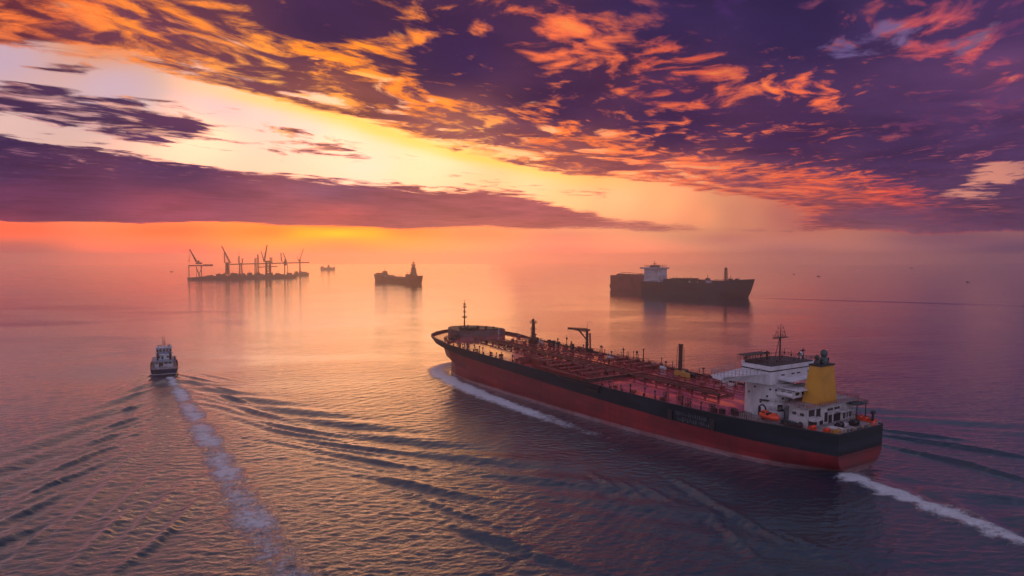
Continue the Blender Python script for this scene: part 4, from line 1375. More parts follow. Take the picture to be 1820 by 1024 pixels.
    mb.tube((31.0, -8.0, top), (31.0, -8.0, top + 1.6), 0.25, n=6).lathe((31.0, -8.0, top + 1.4), [(0.3, 0), (0.75, .35), (0.85, .9), (0.6, 1.5), (0.1, 1.8)], 10)
    P(mb, 'radome', M['offwhite'], smooth=True)
    for i in range(9):
        s, l = rr.choice([28.4, 29.5, 36, 41.5]), -12 + i * 3.1
        mb = MB()
        mb.tube((s, l, top), (s, l, top + rr.uniform(1.6, 3.6)), 0.09, n=5).box((s, l, top + 1.0), (0.5, 0.5, 0.7))
        P(mb, 'aerial', M['dark_gear'])

    # --- after deck house with roof, openings and gallery
    mb = MB()
    roof = [(12.0, -15.2), (30.0, -17.5), (30.0, 5.0), (22.0, 7.0), (19.5, 15.4), (12.0, 15.4)]
    mb.prism(roof, 11.9, 19.0)
    ah = P(mb, 'after_house', M['offwhite'])
    mb = MB()
    mb.prism([(11.0, -17.4), (31.0, -18.6), (31.0, 5.2), (22.6, 7.6), (20.2, 16.4), (11.0, 16.4)], 19.05, 19.4)
    mb.obj('house_roof', M['deck_grey'], ah)
    mb = MB()
    mb.rail([(20.0, 16.1, 19.4), (11.3, 16.1, 19.4), (11.3, -17.0, 19.4), (30, -18.0, 19.4)], 1.25, 1.5, 0.07, 3)
    mb.obj('roof_rail', M['red_gear'], ah)
    mb = MB()
    mb.box((9.6, -13.5, 18.4), (4.6, 7.5, 0.3))
    mb.rail([(7.5, -10, 18.5), (7.5, -17, 18.5), (11.5, -17, 18.5)], 1.2, 1.3, 0.07, 3)
    mb.tube((8, -10.5, 11.9), (8, -10.5, 18.3), 0.2, n=6).tube((8, -16.5, 11.9), (8, -16.5, 18.3), 0.2, n=6)
    mb.obj('roof_extension', M['teal'], ah)
    for y, z, w, h in ((12.6, 17.2, 3.4, 2.4), (8.4, 16.6, 2.6, 3.6), (11.8, 13.4, 5.2, 2.2), (6.2, 13.2, 2.0, 2.6), (3.4, 14.6, 1.9, 3.6), (0.6, 13.6, 2.2, 3.0), (-3.8, 13.7, 4.4, 2.9), (-9.0, 14.2, 2.0, 3.2), (-12.6, 14.6, 3.6, 3.4)):
        mb = MB()
        mb.box((11.98, y, z), (0.16, w, h))
        mb.obj('opening', M['black'], ah)
    for y in (1.8, 0.0, -2.8, -4.6):
        mb = MB()
        mb.box((11.94, y, 17.3), (0.2, 1.4, 0.9))
        mb.obj('window', M['glass'], ah)
    for x in (14, 17.2):
        mb = MB()
        mb.box((x, 15.40, 16.6), (1.5, 0.3, 1.0))
        mb.obj('window', M['glass'], ah)
    mb = MB()
    mb.box((10.7, -7.5, 16.0), (2.4, 9.0, 0.25)).box((10.7, 11.6, 15.1), (2.4, 6.2, 0.9))
    mb.rail([(9.6, -3.2, 16.1), (9.6, -12, 16.1)], 1.1, 1.2, 0.06, 2)
    for y in (-3.4, -5.6, -7.8, -10, -12):
        mb.tube((9.7, y, 11.9), (9.7, y, 16.0), 0.14, n=6)
    mb.obj('gallery', M['offwhite'], ah)
    # --- funnel
    mb = MB()
    z0, z1 = 19.4, 34.0
    lo = [(13.0, -5.2), (19.6, -4.6), (19.6, 7.4), (13.0, 6.6)]
    hi = [(13.6, -3.0), (17.8, -2.6), (17.8, 6.0), (13.6, 5.4)]
    mb.prism(lo, z0, z1, top=hi)
    fn = P(mb, 'funnel', M['yellow'])
    mb = MB()
    mb.prism([(13.3, -3.3), (18.1, -2.9), (18.1, 6.3), (13.3, 5.7)], 33.6, 34.25)
    mb.obj('funnel_cap', M['black'], fn)
    for s, l, k, mat in ((15.6, 0.6, 1.0, M['teal']), (15.9, 4.4, 0.66, M['black'])):
        mb = MB()
        mb.lathe((s, l, 34.2), [(1.75 * k, 0), (1.85 * k, 0.9 * k), (1.5 * k, 2.0 * k), (0.95 * k, 2.6 * k), (0.95 * k, 3.0 * k), (1.3 * k, 3.3 * k), (1.35 * k, 4.4 * k), (0.9 * k, 5.1 * k), (0.2 * k, 5.4 * k)], 14)
        mb.obj('exhaust', mat, fn, smooth=True)
    for l in (2.7, -1.6):
        mb = MB()
        mb.path([(15, l, 34.2), (15, l, 36.0), (14.4, l + .5, 36.4)], 0.22, n=6)
        mb.obj('exhaust_pipe', M['black'], fn)
    # ship's mid-length ladder gear and name boards on the hull
    rows = [(62.8, 47.9, 9.7, 8.0), (62.0, 47.0, 7.5, 5.6)]
    hb = lambda s, z: [np.interp(s, [p[0] for p in outline(z)], [p[1] for p in outline(z)])][0]
    mb = MB()
    gl = random.Random(21)
    for a, b, zt, zb in rows:
        s = a
        while s > b:
            w = gl.choice([0.16, 0.2, 0.28])
            for seg in range(gl.choice([1, 2, 2, 3])):
                hh = (zt - zb) * gl.uniform(0.3, 1.0)
                zc = gl.uniform(zb + hh / 2, zt - hh / 2)
                y = hb(s, zc)
                y2 = hb(s - w, zc)
                mb.add([(s, y + .06, zc - hh / 2), (s - w, y2 + .06, zc - hh / 2), (s - w, y2 + .10, zc + hh / 2), (s, y + .10, zc + hh / 2),
                        (s, y - .3, zc - hh / 2), (s - w, y2 - .3, zc - hh / 2), (s - w, y2 - .3, zc + hh / 2), (s, y - .3, zc + hh / 2)],
                       [(0, 1, 2, 3), (3, 2, 6, 7), (0, 4, 5, 1), (1, 5, 6, 2), (0, 3, 7, 4)])
            s -= w + gl.uniform(0.4, 0.8)
    P(mb, 'hull_lettering', M['letter'])
    for s, w in ((65.5, 2.2), (45.2, 2.4)):
        y = hb(s, 7.5)
        mb = MB()
        mb.box((s, y + 0.1, 7.4), (w, 0.5, 4.4), rz=math.atan2(hb(s + 1, 7.5) - hb(s - 1, 7.5), 2))
        P(mb, 'hull_fender', M['black'])
    # stern: mooring gear
    for s, l, mat, k in ((9.5, 15.6, M['orange'], .8), (5.2, 13.4, M['orange'], 0.7), (9.0, -14.5, M['orange'], .8), (6.6, -14.4, M['orange'], .8), (3.0, -13.4, M['orange'], .75), (1.8, -10.8, M['orange'], 0.7), (1.9, 12.2, M['ochre'], 0.8), (6.0, 4.0, M['dark_gear'], 1.0), (5.0, -4.0, M['dark_gear'], 1.1), (13.6, 18.0, M['dark_gear'], 1.0)):
        mb = MB()
        z = 12.0
        mb.tube((s, l - 1.1 * k, z + 1.1 * k), (s, l + 1.1 * k, z + 1.1 * k), 0.75 * k, n=10)
        mb.tube((s, l - 1.3 * k, z + 1.1 * k), (s, l - 1.1 * k, z + 1.1 * k), 1.1 * k, n=10).tube((s, l + 1.1 * k, z + 1.1 * k), (s, l + 1.3 * k, z + 1.1 * k), 1.1 * k, n=10)
        mb.box((s + 1.2 * k, l, z + .6 * k), (1.2 * k, 1.6 * k, 1.2 * k)).box((s, l, z + .1), (3.0 * k, 3.0 * k, .2))
        P(mb, 'mooring_winch', mat)
    for i in range(16):
        t = i / 15
        s, l = (1.0 + 9 * abs(t - .5) ** 2, 13.2 - 26.4 * t)
        mb = MB()
        mb.tube((s, l - .35, 11.9), (s, l - .35, 12.9), 0.25, n=7).tube((s, l + .45, 11.9), (s, l + .45, 12.9), 0.25, n=7)
        P(mb, 'bollard', M['dark_gear'] if i % 3 else M['ochre'])
    mb = MB()
    mb.box((4.5, 9.0, 12.5), (5.0, 4.0, 1.0)).box((7.5, 0.5, 12.4), (3, 5, .8))
    P(mb, 'deck_hatch', M['offwhite'])
    mb = MB()
    mb.tube((2.6, -12.0, 12), (2.6, -12.0, 16.0), 0.5, n=8).box((2.6, -12.0, 16.4), (1.0, 1.8, 0.9)).tube((2.6, -13.4, 17.2), (2.6, -10.8, 17.2), 0.12, n=5)
    P(mb, 'stern_light_post', M['black'])
    # lifeboat davits by the near rail and clutter outside the tower
    for s in (20.6, 29.0):
        mb = MB()
        mb.path([(s, 16.2, 12), (s, 16.4, 16.2), (s, 18.2, 17.8), (s, 20.4, 17.4)], 0.28, n=6)
        mb.box((s, 17.0, 12.6), (1.0, 2.2, 1.4))
        P(mb, 'davit', M['dark_gear'])
    for s, l in ((18.0, 18.6), (15.6, 18.2), (38.5, 22), (43, 24.6), (46, 26), (41, 20)):
        mb = MB()
        mb.box((s, l, 12.9), (2.2, 1.6, 1.8), rr.uniform(-.4, .4), top=.9)
        mb.rail([(s - 1.6, l + 1, 12), (s + 1.6, l + 1, 12)], 2.4, .9, .08, 3)
        P(mb, 'deck_locker', M['dark_gear'] if s > 20 else M['teal'])
    mb = MB()
    mb.rail([(38, 25.2, 12), (30, 23.6, 12)], 2.9, .9, .09, 4)
    P(mb, 'boarding_gate', M['brown_gear'])
    for s, l, h in ((58, 27.6, 3.2), (66, 24, 2.0), (72, 26, 3.0), (47, 25.5, 2.6), (50, 22, 1.6)):
        mb = MB()
        mb.rail([(s, l, 12.1), (s + 1.8, l, 12.1), (s + 1.8, l - 1.4, 12.1), (s, l - 1.4, 12.1), (s, l, 12.1)], h, .9, .09, 3)
        P(mb, 'deck_stand', M['dark_gear'])
    return root


tanker = build_tanker()


def tanker_point(s, l, z):
    return tanker.rotation_euler.to_matrix() @ Vector((s, l, z)) * SHIP_K + tanker.location


def build_lifeboat():
    root = thing('lifeboat', 'bright orange enclosed lifeboat hung in davits beside the white tower of the tanker', 'lifeboat')
    root.matrix_world = Matrix.Translation(tanker_point(24.8, 19.8, 13.3)) @ (Matrix.Rotation(SHIP_ANG, 4, 'Z') @ Matrix.Rotation(-SHIP_TRIM, 4, 'Y')) @ Matrix.Scale(SHIP_K, 4)
    xs = np.linspace(-4.4, 4.4, 13)
    mb = MB()
    n = 12
    for x in xs:
        w = 1.55 * (1 - abs(x / 4.5) ** 3.0) ** 0.6 + 0.05
        for i in range(n):
            t = 2 * math.pi * i / n
            mb.v.append((x, w * math.cos(t), 0.9 + (1.35 if math.sin(t) < 0 else 1.0) * math.sin(t) * (0.45 + 0.55 * w / 1.6) + 0.12 * (x / 4.4) ** 2))
    for k in range(len(xs) - 1):
        for i in range(n):
            mb.f.append((k * n + i, k * n + (i + 1) % n, (k + 1) * n + (i + 1) % n, (k + 1) * n + i))
            mb.m.append(0)
    mb.f += [tuple(range(n))[::-1], tuple(range(12 * n, 13 * n))]
    mb.m += [0, 0]
    mb.obj('boat_hull', M['orange'], root, smooth=True, sharp=70)
    mb = MB()
    mb.box((1.9, 0, 2.1), (2.6, 2.0, 1.3), top=0.8)
    mb.box((-2.2, 0, 2.0), (1.9, 1.8, 1.0), top=0.8)
    mb.obj('cabin', M['orange'], root)
    mb = MB()
    mb.box((0.1, 0, 1.75), (0.9, 2.6, 0.9)).box((2.0, 0.9, 2.2), (1.5, 0.5, 0.4))
    mb.obj('window', M['black'], root)


build_lifeboat()


# ------------------------------------------------------------------ the tug
def hull_loft(secs, name, mats, parent, split=None, smooth=True):
    """secs: list of (x, half-beam at water, half-beam at deck, z deck); keel 2 m under water"""
    mb = MB()
    prof = [(-2.0, 0.85, 0.0), (0.0, 1.0, 0.0), (0.5, None, 0.3), (0.75, None, 0.75), (1.0, None, 1.0)]
    n = len(prof)
    for side in (1, -1):
        for x, bw, bd, zd, dx in secs:
            for q, (zf, wf, f) in enumerate(prof):
                z = zf if q < 2 else zd * (0.34 if q == 2 else (0.68 if q == 3 else 1.0))
                fz = 0 if z <= 0 else (z / zd) ** 0.8
                b = bw * (wf or 1.0) if q < 2 else bw + (bd - bw) * fz
                mb.v.append((x + dx * fz, b * side, z))
    m = len(secs)
    for sd in (0, 1):
        o = sd * m * n
        for i in range(m - 1):
            for j in range(n - 1):
                a, b, c, d = o + i * n + j, o + (i + 1) * n + j, o + (i + 1) * n + j + 1, o + i * n + j + 1
                mb.f.append((a, d, c, b) if sd == 0 else (a, b, c, d))
                mb.m.append(0 if (split is None or j >= split) else 1)
    for j in range(n - 1):                                     # transom and stem
        mb.f.append((j, m * n + j, m * n + j + 1, j + 1))
        mb.m.append(0 if (split is None or j >= split) else 1)
        a = (m - 1) * n
        mb.f.append((a + j + 1, m * n + a + j + 1, m * n + a + j, a + j))
        mb.m.append(0)
    for i in range(m - 1):                                     # deck
        a, b = i * n + n - 1, (i + 1) * n + n - 1
        mb.f.append((a, m * n + a, m * n + b, b))
        mb.m.append(0)
    return mb.obj(name, mats, parent, smooth=smooth, sharp=40)


M['navy'] = pmat('navy_hull_paint', (0.010, 0.020, 0.050), 0.38, var=0.4, vscale=0.3)
M['bluegrey'] = pmat('blue_grey_house_paint', (0.16, 0.20, 0.27), 0.45, var=0.35, vscale=0.5)
M['tugwhite'] = pmat('tug_white_paint', (0.42, 0.46, 0.52), 0.45, var=0.4, vscale=0.5)


def build_tug():
    ang = math.atan2(TUG_DIR[1], TUG_DIR[0]) - 0.07
    p = TUG_P - np.array([0.0, 0.0, 0.0])
    root = thing('tugboat', 'small dark blue tugboat with pale tiered wheelhouse, seen from astern ahead of its long wake', 'tugboat', (p[0], p[1], 0.0), ang)
    root.scale = (0.93,) * 3
    secs = [(0, 6.9, 8.2, 4.5, -0.6), (6, 7.9, 8.7, 4.3, 0), (16, 8.3, 8.8, 4.3, 0), (26, 7.6, 8.7, 4.9, 0), (34, 4.6, 7.4, 5.9, 0.5), (39, 0.3, 3.6, 6.8, 2.5)]
    hull_loft(secs, 'hull', [M['navy'], M['black']], root, split=1)
    mb = MB()
    for side in (1, -1):
        mb.path([(-0.6, 0, 1.25), (-0.6, 7.6 * side, 1.25), (6, 8.25 * side, 1.2), (16, 8.5 * side, 1.2), (26, 8.0 * side, 1.3)], 0.16, n=6)
    mb.obj('rubbing_strake', M['tugwhite'], root)
    mb = MB()
    for side in (1, -1):
        pts = [(0 - .6, 7.6 * side, 4.5), (6, 8.5 * side, 4.3), (16, 8.6 * side, 4.3), (26, 8.5 * side, 4.9), (34, 7.2 * side, 5.9), (41, 3.4 * side, 6.8)]
        for a, b in zip(pts[:-1], pts[1:]):
            mb.add([a, b, (b[0], b[1] * 1.02, b[2] + 1.3), (a[0], a[1] * 1.02, a[2] + 1.3), (a[0], a[1] - .25 * side, a[2]), (b[0], b[1] - .25 * side, b[2]), (b[0], b[1] * 1.02 - .25 * side, b[2] + 1.3), (a[0], a[1] * 1.02 - .25 * side, a[2] + 1.3)],
                   [(0, 1, 2, 3), (7, 6, 5, 4), (3, 2, 6, 7)])
    mb.obj('bulwark', M['navy'], root)
    mb = MB()
    mb.box((3.5, 0, 4.55), (7, 13.6, 0.3)).box((3.0, 0, 5.3), (2.2, 3.0, 1.4)).tube((3.0, -2.2, 5.6), (3.0, 2.2, 5.6), 0.7, n=8)
    for l in (-5.2, 5.2, -3.4):
        mb.box((2.4, l, 5.2), (1.4, 1.0, 1.2))
    mb.obj('working_deck', M['deck_grey'], root)
    mb = MB()
    mb.rail([(-.3, y, 4.5) for y in (-7.6, -3, 3, 7.6)], 1.2, 1.3, .07, 2)
    mb.obj('stern_rail', M['tugwhite'], root)
    mb = MB()
    mb.box((19, 0, 6.6), (21, 11.6, 4.6))
    hs = mb.obj('deck_house', M['tugwhite'], root)
    for y, w, z, h, nm in ((-3.6, 1.6, 7.6, 1.1, 'window'), (-1.2, 1.8, 7.6, 1.1, 'window'), (2.0, 2.6, 6.4, 3.2, 'door'), (4.6, 1.2, 7.6, 1.1, 'window')):
        mb = MB()
        mb.box((8.45, y, z), (0.2, w, h))
        mb.obj(nm, M['glass'] if nm == 'window' else M['black'], hs)
    mb = MB()
    mb.box((18.5, 0, 9.15), (25, 14.6, 0.4))
    mb.rail([(28, 7.2, 9.35), (6.1, 7.2, 9.35), (6.1, -7.2, 9.35), (28, -7.2, 9.35)], 1.1, 1.3, .06, 2)
    for y in (-6.9, 6.9):
        mb.tube((7, y, 4.4), (7, y, 9), 0.16, n=6)
    mb.obj('boat_deck', M['bluegrey'], root)
    mb = MB()
    mb.tube((9.5, -6.4, 9.3), (9.5, -6.4, 11.2), 0.3, n=6).path([(9.5, -6.4, 11.2), (8.0, -7.8, 11.4)], .25)
    mb.box((12, -6.4, 9.9), (4.0, 1.3, 1.0), top=.9)
    mb.obj('rescue_davit', M['dark_gear'], root)
    mb = MB()
    mb.box((20, 0, 11.0), (14, 9.6, 3.4)).box((20, 0, 12.9), (15, 10.6, .3))
    up = mb.obj('upper_house', M['tugwhite'], root)
    mb = MB()
    mb.box((13.1, -2.6, 11.2), (.3, 1.8, 1.2)).box((13.1, 1.0, 10.8), (.3, 1.4, 2.2)).box((13.1, 3.2, 11.2), (.3, 1.6, 1.1))
    mb.obj('window', M['glass'], up)
    mb = MB()
    mb.box((21, 0, 15.0), (9.5, 9.0, 4.0), top=1.06)
    wh = mb.obj('wheelhouse', M['bluegrey'], root)
    mb = MB()
    mb.box((21, 0, 15.6), (9.95, 9.6, 1.9))
    mb.obj('window_band', M['glass'], wh)
    mb = MB()
    for y in (-3.2, -1.1, 1.1, 3.2):
        mb.box((16.05, y, 15.6), (.3, .35, 2.0))
    mb.obj('mullions', M['tugwhite'], wh)
    mb = MB()
    mb.box((21, 0, 17.25), (11.0, 10.6, .35))
    mb.rail([(16, -5, 17.4), (16, 5, 17.4), (26, 5, 17.4), (26, -5, 17.4), (16, -5, 17.4)], 1.0, 1.4, .06, 2)
    mb.obj('roof', M['tugwhite'], wh)
    for y, h in ((0.55, 8.2), (-0.65, 7.6)):
        mb = MB()
        mb.tube((20, y, 17.3), (20, y, 17.3 + h), 0.24, 0.1, n=6)
        for z in (2.2, 3.6, 5.0):
            mb.box((20, y, 17.3 + z), (.3, 1.5 - z * .15, .25))
        mb.obj('mast', M['dark_gear'], root)
    for x, y, h, w in ((18, 3.4, 1.6, .9), (18.5, -2.8, 1.4, 1.4), (17.5, -3.8, 1.8, .6), (19, 1.8, 1.5, .9)):
        mb = MB()
        mb.tube((x, y, 17.4), (x, y, 17.4 + h), .2, n=6).box((x, y, 17.4 + h), (.5, w, .5))
        mb.obj('searchlight', M['dark_gear'], root)
    for y in (-3.9, 3.9):
        mb = MB()
        mb.tube((11, y, 9.3), (10.6, y, 14.0), .75, .65, n=10).tube((10.6, y, 14.0), (10.3, y, 14.5), .5, n=8)
        mb.obj('exhaust_stack', M['black'], root)


build_tug()


# ------------------------------------------------------------------ ships farther out
M['far_red'] = pmat('dull_red_hull', (0.105, 0.030, 0.030), 0.5, var=0.5, vscale=0.06, stretch=(.4, .4, 1.5))
M['far_dark'] = pmat('dark_grey_hull', (0.040, 0.044, 0.044), 0.5, var=0.5, vscale=0.05, stretch=(.4, .4, 1.5), col2=(0.055, 0.040, 0.038))
M['far_olive'] = pmat('olive_deck_cargo', (0.050, 0.045, 0.026), 0.6, var=0.5, vscale=0.1)
M['far_grey'] = pmat('grey_superstructure', (0.34, 0.35, 0.40), 0.5, var=0.4, vscale=0.09)
M['crane_steel'] = pmat('crane_steel', (0.045, 0.034, 0.036), 0.55, var=0.5, vscale=0.2)
M['far_violet'] = pmat('faded_red_hull', (0.16, 0.055, 0.048), 0.55, var=0.4, vscale=0.05)


def frame_of(pn, pf):
    """place on the sea from the near and the far end of a waterline: origin and heading near -> far"""
    d = pf - pn
    return pn, math.atan2(d[1], d[0]), float(np.linalg.norm(d[:2]))


def build_far_tanker():
    pn, pf = on_sea(742, 505.0), on_sea(673, 499.5)
    p, ang, L = frame_of(pn, pf)
    root = thing('bulk_ship', 'dull red ship with a tall dark stepped tower near its right end', 'ship', p, ang)
    f = L / 300.0
    B = 17.0
    secs = [(x * f, bw, bd, zd, dx) for x, bw, bd, zd, dx in [(-12, 3, 9, 24, -6), (0, 13, 16, 24, -3), (26, B, B + 1, 21, 0), (80, B, B + 1, 14.5, 0), (200, B, B + 1, 14.5, 0), (214, B, B + 1, 20, 0), (280, B, B + 1, 22, 0), (300, 12, 15, 23, 3)]]
    secs = [(x, bw, bd, zd, dx) for x, bw, bd, zd, dx in secs]
    hull_loft(secs[::1], 'hull', M['far_red'], root)
    mb = MB()
    for x, w, z0, z1 in ((20, 20, 18, 29), (20, 15, 29, 38), (20, 12, 38, 47), (20, 8, 47, 52), (20, 12, 52, 56)):
        mb.box((x * f, 3, (z0 + z1) / 2), (w, w * .8, z1 - z0), top=.9)
    tw = mb.obj('tower_house', M['far_dark'], root)
    mb = MB()
    mb.tube((20 * f, 3, 56), (20 * f, 3, 68), 0.9, 0.4, n=8).box((20 * f, 3, 60), (6, 6, 3)).rail([(20 * f - 7, -3, 38), (20 * f - 7, 9, 38), (20 * f + 7, 9, 38)], 3, 4, .4, 2)
    mb.obj('mast', M['crane_steel'], root)
    mb = MB()
    for z in (30, 36, 44):
        mb.box((20 * f, 3, z), (13, 13, 1.4))
    mb.obj('window_band', M['glass'], tw)
    g = random.Random(9)
    for x, h, w in ((4, 4, 7), (40, 6, 7), (48, 7, 9), (58, 7, 10), (66, 5, 8)):
        mb = MB()
        mb.box((x * f, g.uniform(-4, 6), 17 + h / 2), (w, 12, h + 6), top=.85).tube((x * f, 4, 23 + h), (x * f, 4, 27 + h), .6, n=6)
        mb.obj('deck_house', M['far_red'], root)
    for i, x in enumerate((90, 108, 122, 140, 156, 172, 186)):
        mb = MB()
        mb.box((x * f, 2, 16), (12, 20, g.uniform(3, 5)), top=.8).tube((x * f + 4, 8, 14), (x * f + 4, 8, g.uniform(19, 24)), .7, n=6)
        mb.obj('cargo_hatch', M['far_red'] if i % 2 else M['crane_steel'], root)
    mb = MB()
    mb.box((246 * f, 0, 24), (14, 16, 8), top=.85).box((246 * f, 0, 30), (9, 12, 6)).tube((246 * f, 0, 32), (246 * f, 0, 40), .7, n=6).box((288 * f, 2, 24), (14, 18, 5))
    mb.obj('bridge_house', M['far_red'], root)


def build_grey_cargo():
    pn, pf = on_sea(1318, 528.5), on_sea(1147, 521)
    p, ang, L = frame_of(pn, pf)
    root = thing('cargo_ship', 'large dark grey cargo ship with a pale bridge block and thin bow mast', 'ship', p, ang)
    f = L / 225.0
    secs = [(-14, 0.2, 1.5, 35.0, -12), (-2, 8, 15, 34, -8), (18, 17, 20, 32.5, -2), (44, 19, 20.5, 30, 0), (56, 19, 20.5, 26, 0), (120, 19, 20.5, 25.5, 0), (180, 19, 20, 25.5, 0), (222, 16, 18, 26, 1), (225, 15, 17, 26, 1)]
    hull_loft([(x * f, bw, bd, zd, dx) for x, bw, bd, zd, dx in secs], 'hull', M['far_dark'], root)
    mb = MB()
    mb.rail([(x * f, 20 - max(0, (20 - x) * .5), 26 + (5.5 if x < 45 else 0)) for x in (4, 30, 44, 58, 110, 160, 200)], 2.2, 9, .22, 2)
    mb.box((110 * f, 20.7, 20), (120, .5, 1.0)).box((95 * f, 20.7, 14), (40, .5, 5))
    mb.obj('side_rail', M['crane_steel'], root)
    mb = MB()
    mb.box((198 * f, 2, 39), (36, 30, 28))
    hs = mb.obj('bridge_house', M['far_grey'], root)
    mb = MB()
    mb.box((200 * f, 2, 53.2), (46, 38, 3.2), top=1.04)
    mb.obj('bridge_deck', M['far_grey'], hs)
    mb = MB()
    mb.box((200 * f, 2, 53.6), (46.8, 38.6, 1.2))
    mb.obj('window_band', M['glass'], hs)
    for z in (35, 39.5, 44, 48.5):
        for x in (185, 190, 195, 200, 205, 210):
            mb = MB()
            mb.box((x * f, 17.1, z), (2.0, .4, 1.3))
            mb.obj('window', M['glass'], hs)
    mb = MB()
    mb.rail([(180 * f, 17, 55), (216 * f, 17, 55), (216 * f, -12, 55), (180 * f, -12, 55), (180 * f, 17, 55)], 4.5, 7, .3, 2)
    mb.box((200 * f, 2, 57), (18, 14, 3.6), top=.8).tube((200 * f, 2, 57), (200 * f, 2, 68), .6, n=6).box((200 * f, 2, 62), (9, 1, 1))
    mb.obj('bridge_roof_gear', M['crane_steel'], hs)
    g = random.Random(2)
    for x, w, h, mat in ((160, 20, 6, 'crane_steel'), (138, 26, 8, 'far_olive'), (112, 22, 8.5, 'far_olive'), (92, 10, 6, 'far_olive'), (78, 16, 5, 'crane_steel'), (64, 12, 4, 'far_grey'), (50, 14, 5, 'crane_steel')):
        mb = MB()
        mb.box((x * f, 2, 25.5 + h / 2), (w, 26, h), top=.96)
        for k in range(3):
            mb.tube((x * f - w * .3 + k * w * .3, 14, 25), (x * f - w * .3 + k * w * .3, 14, 27 + h + g.random() * 3), .4, n=6)
        mb.obj('deck_cargo', M[mat], root)
    mb = MB()
    mb.lattice((34 * f, 0, 31), (34 * f, 0, 54), 5, 3.2, 7, .45)
    mb.box((34 * f, 0, 54.6), (4, 4, 1.4)).tube((34 * f, 0, 31), (34 * f, 0, 56), 1.2, n=8)
    mb.obj('bow_mast', M['crane_steel'], root)
    for x, h in ((72, 11), (22, 10), (8, 6)):
        mb = MB()
        mb.tube((x * f, 3, 31), (x * f, 3, 31 + h), .5, n=6).box((x * f, 3, 32.2), (9, 8, 3), top=.7).box((x * f, 3, 34.5), (5, 9, 1.2))
        mb.obj('deck_winch', M['crane_steel'], root)
    for x, z, w, h in ((176, 26.6, 3, 2.6), (103, 27.4, 3, 3.0), (84, 27.0, 1.5, 1.8)):
        mb = MB()
        mb.box((x * f, 20.9, z), (w, .6, h))
        mb.obj('hatch_cover', M['white'], root)


def build_hazy_ship():
    pn, pf = on_sea(1175, 518.5), on_sea(1092, 514.5)
    p, ang, L = frame_of(pn, pf)
    root = thing('barge_carrier', 'boxy reddish ship half hidden in haze behind the stern of the dark grey cargo ship', 'ship', p, ang)
    secs = [(0, 15, 16, 34, 0), (L * .3, 17, 17, 34, 0), (L * .9, 17, 17, 34, 0), (L, 13, 15, 34, 0)]
    hull_loft(secs, 'hull', M['far_violet'], root, smooth=False)
    mb = MB()
    mb.lathe((L + 1, 4, 9), [(1, -9), (7, -7), (8.5, 0), (7, 4), (1, 5)], 12)
    mb.obj('stern_bulge', M['far_violet'], root)
    g = random.Random(6)
    for i in range(9):
        mb = MB()
        x = L * (.15 + .09 * i)
        mb.box((x, g.uniform(-3, 5), 35), (g.uniform(7, 13), 18, g.uniform(2.5, 6)), top=.85)
        mb.obj('deck_cargo', M['far_violet'], root)
    mb = MB()
    mb.path([(L * .3, 10, 39), (L * .75, 10, 41), (L * .9, 10, 35)], .5)
    mb.obj('deck_pipe', M['crane_steel'], root)


build_far_tanker()
build_grey_cargo()
build_hazy_ship()

# ------------------------------------------------------------------ the long crane barge and its cranes
BL, BR = on_sea(337, 497.5), on_sea(523, 493.2)
BANG = math.atan2(BR[1] - BL[1], BR[0] - BL[0])
BLEN = float(np.linalg.norm(BR - BL))
BD = (BR - BL)[:2] / BLEN


def barge_pt(px_):
    """point on the barge's centre line seen in photo column px_, with the scale in metres per photo pixel there"""
    u = (px_ - 910) / F_PX
    # solve (BL + t BD) x = u * y
    t = (u * BL[1] - BL[0]) / (BD[0] - u * BD[1])
    q = BL[:2] + t * BD
    return t, q, math.hypot(*q) / math.hypot(F_PX, px_ - 910) * 1.0


def build_barge():
    root = thing('work_barge', 'long low work barge lying in the haze under a row of tall cranes', 'barge', BL, BANG)
    L = BLEN
    secs = [(0, 16, 17, 7, -2), (L * .08, 18, 18, 9.5, 0), (L * .2, 18, 18, 11, 0), (L * .6, 18, 18, 12, 0), (L * .97, 18, 18, 11, 0), (L, 14, 16, 10, 3)]
    hull_loft(secs, 'hull', M['far_dark'], root, smooth=False)
    g = random.Random(12)
    for i in range(34):
        x = L * g.uniform(.16, .97)
        mb = MB()
        h = g.uniform(3, 11)
        mb.box((x, g.uniform(-12, 12), 10.5 + h / 2), (g.uniform(6, 22), g.uniform(6, 12), h), g.uniform(-.2, .2), top=g.uniform(.5, .95))
        if i % 4 == 0:
            mb.tube((x, 0, 10), (x, 0, 16 + h + g.random() * 5), .6, n=5)
        mb.obj('deck_stack', M['far_dark'] if i % 3 else M['crane_steel'], root)
    mb = MB()
    for i in range(7):
        mb.lathe((10 + i * 13, -19.5, 0.4), [(.5, -1), (2.2, -.5), (2.2, .8), (.8, 1.3)], 8)
    mb.obj('float_line', M['black'], root)


build_barge()


def crane_root(px_, label, dy=0.0, base=None):
    t, q, k = barge_pt(px_)
    q = q + np.array([-BD[1], BD[0]]) * dy
    # local x axis points to the right of the view from the camera side, z up
    rz = math.atan2(q[1], q[0]) - math.pi / 2
    r = thing('deck_crane', label, 'crane', (q[0], q[1], 0.0), rz, 'cranes on the long work barge')
    return r, k


WY = lambda y, q: 0


def Zof(y, root):
    """height above the sea of photo row y at the crane's distance"""
    d = root.location.y
    v = -(y - 512) / F_PX
    return CAM_H + d * (v * math.cos(PITCH) - math.sin(PITCH)) / (math.cos(PITCH) + v * math.sin(PITCH))


def P4(root, k, zx, zy):
    """pixel of the 6.067x enlargement (origin 310,420) -> local x, z of a crane"""
    X = 310 + zx / 6.067
    Yp = 420 + zy / 6.067
    u = (X - 910) / F_PX
    dx = u * root.location.y - root.location.x
    return dx / math.cos(root.rotation_euler.z), Zof(Yp, root)


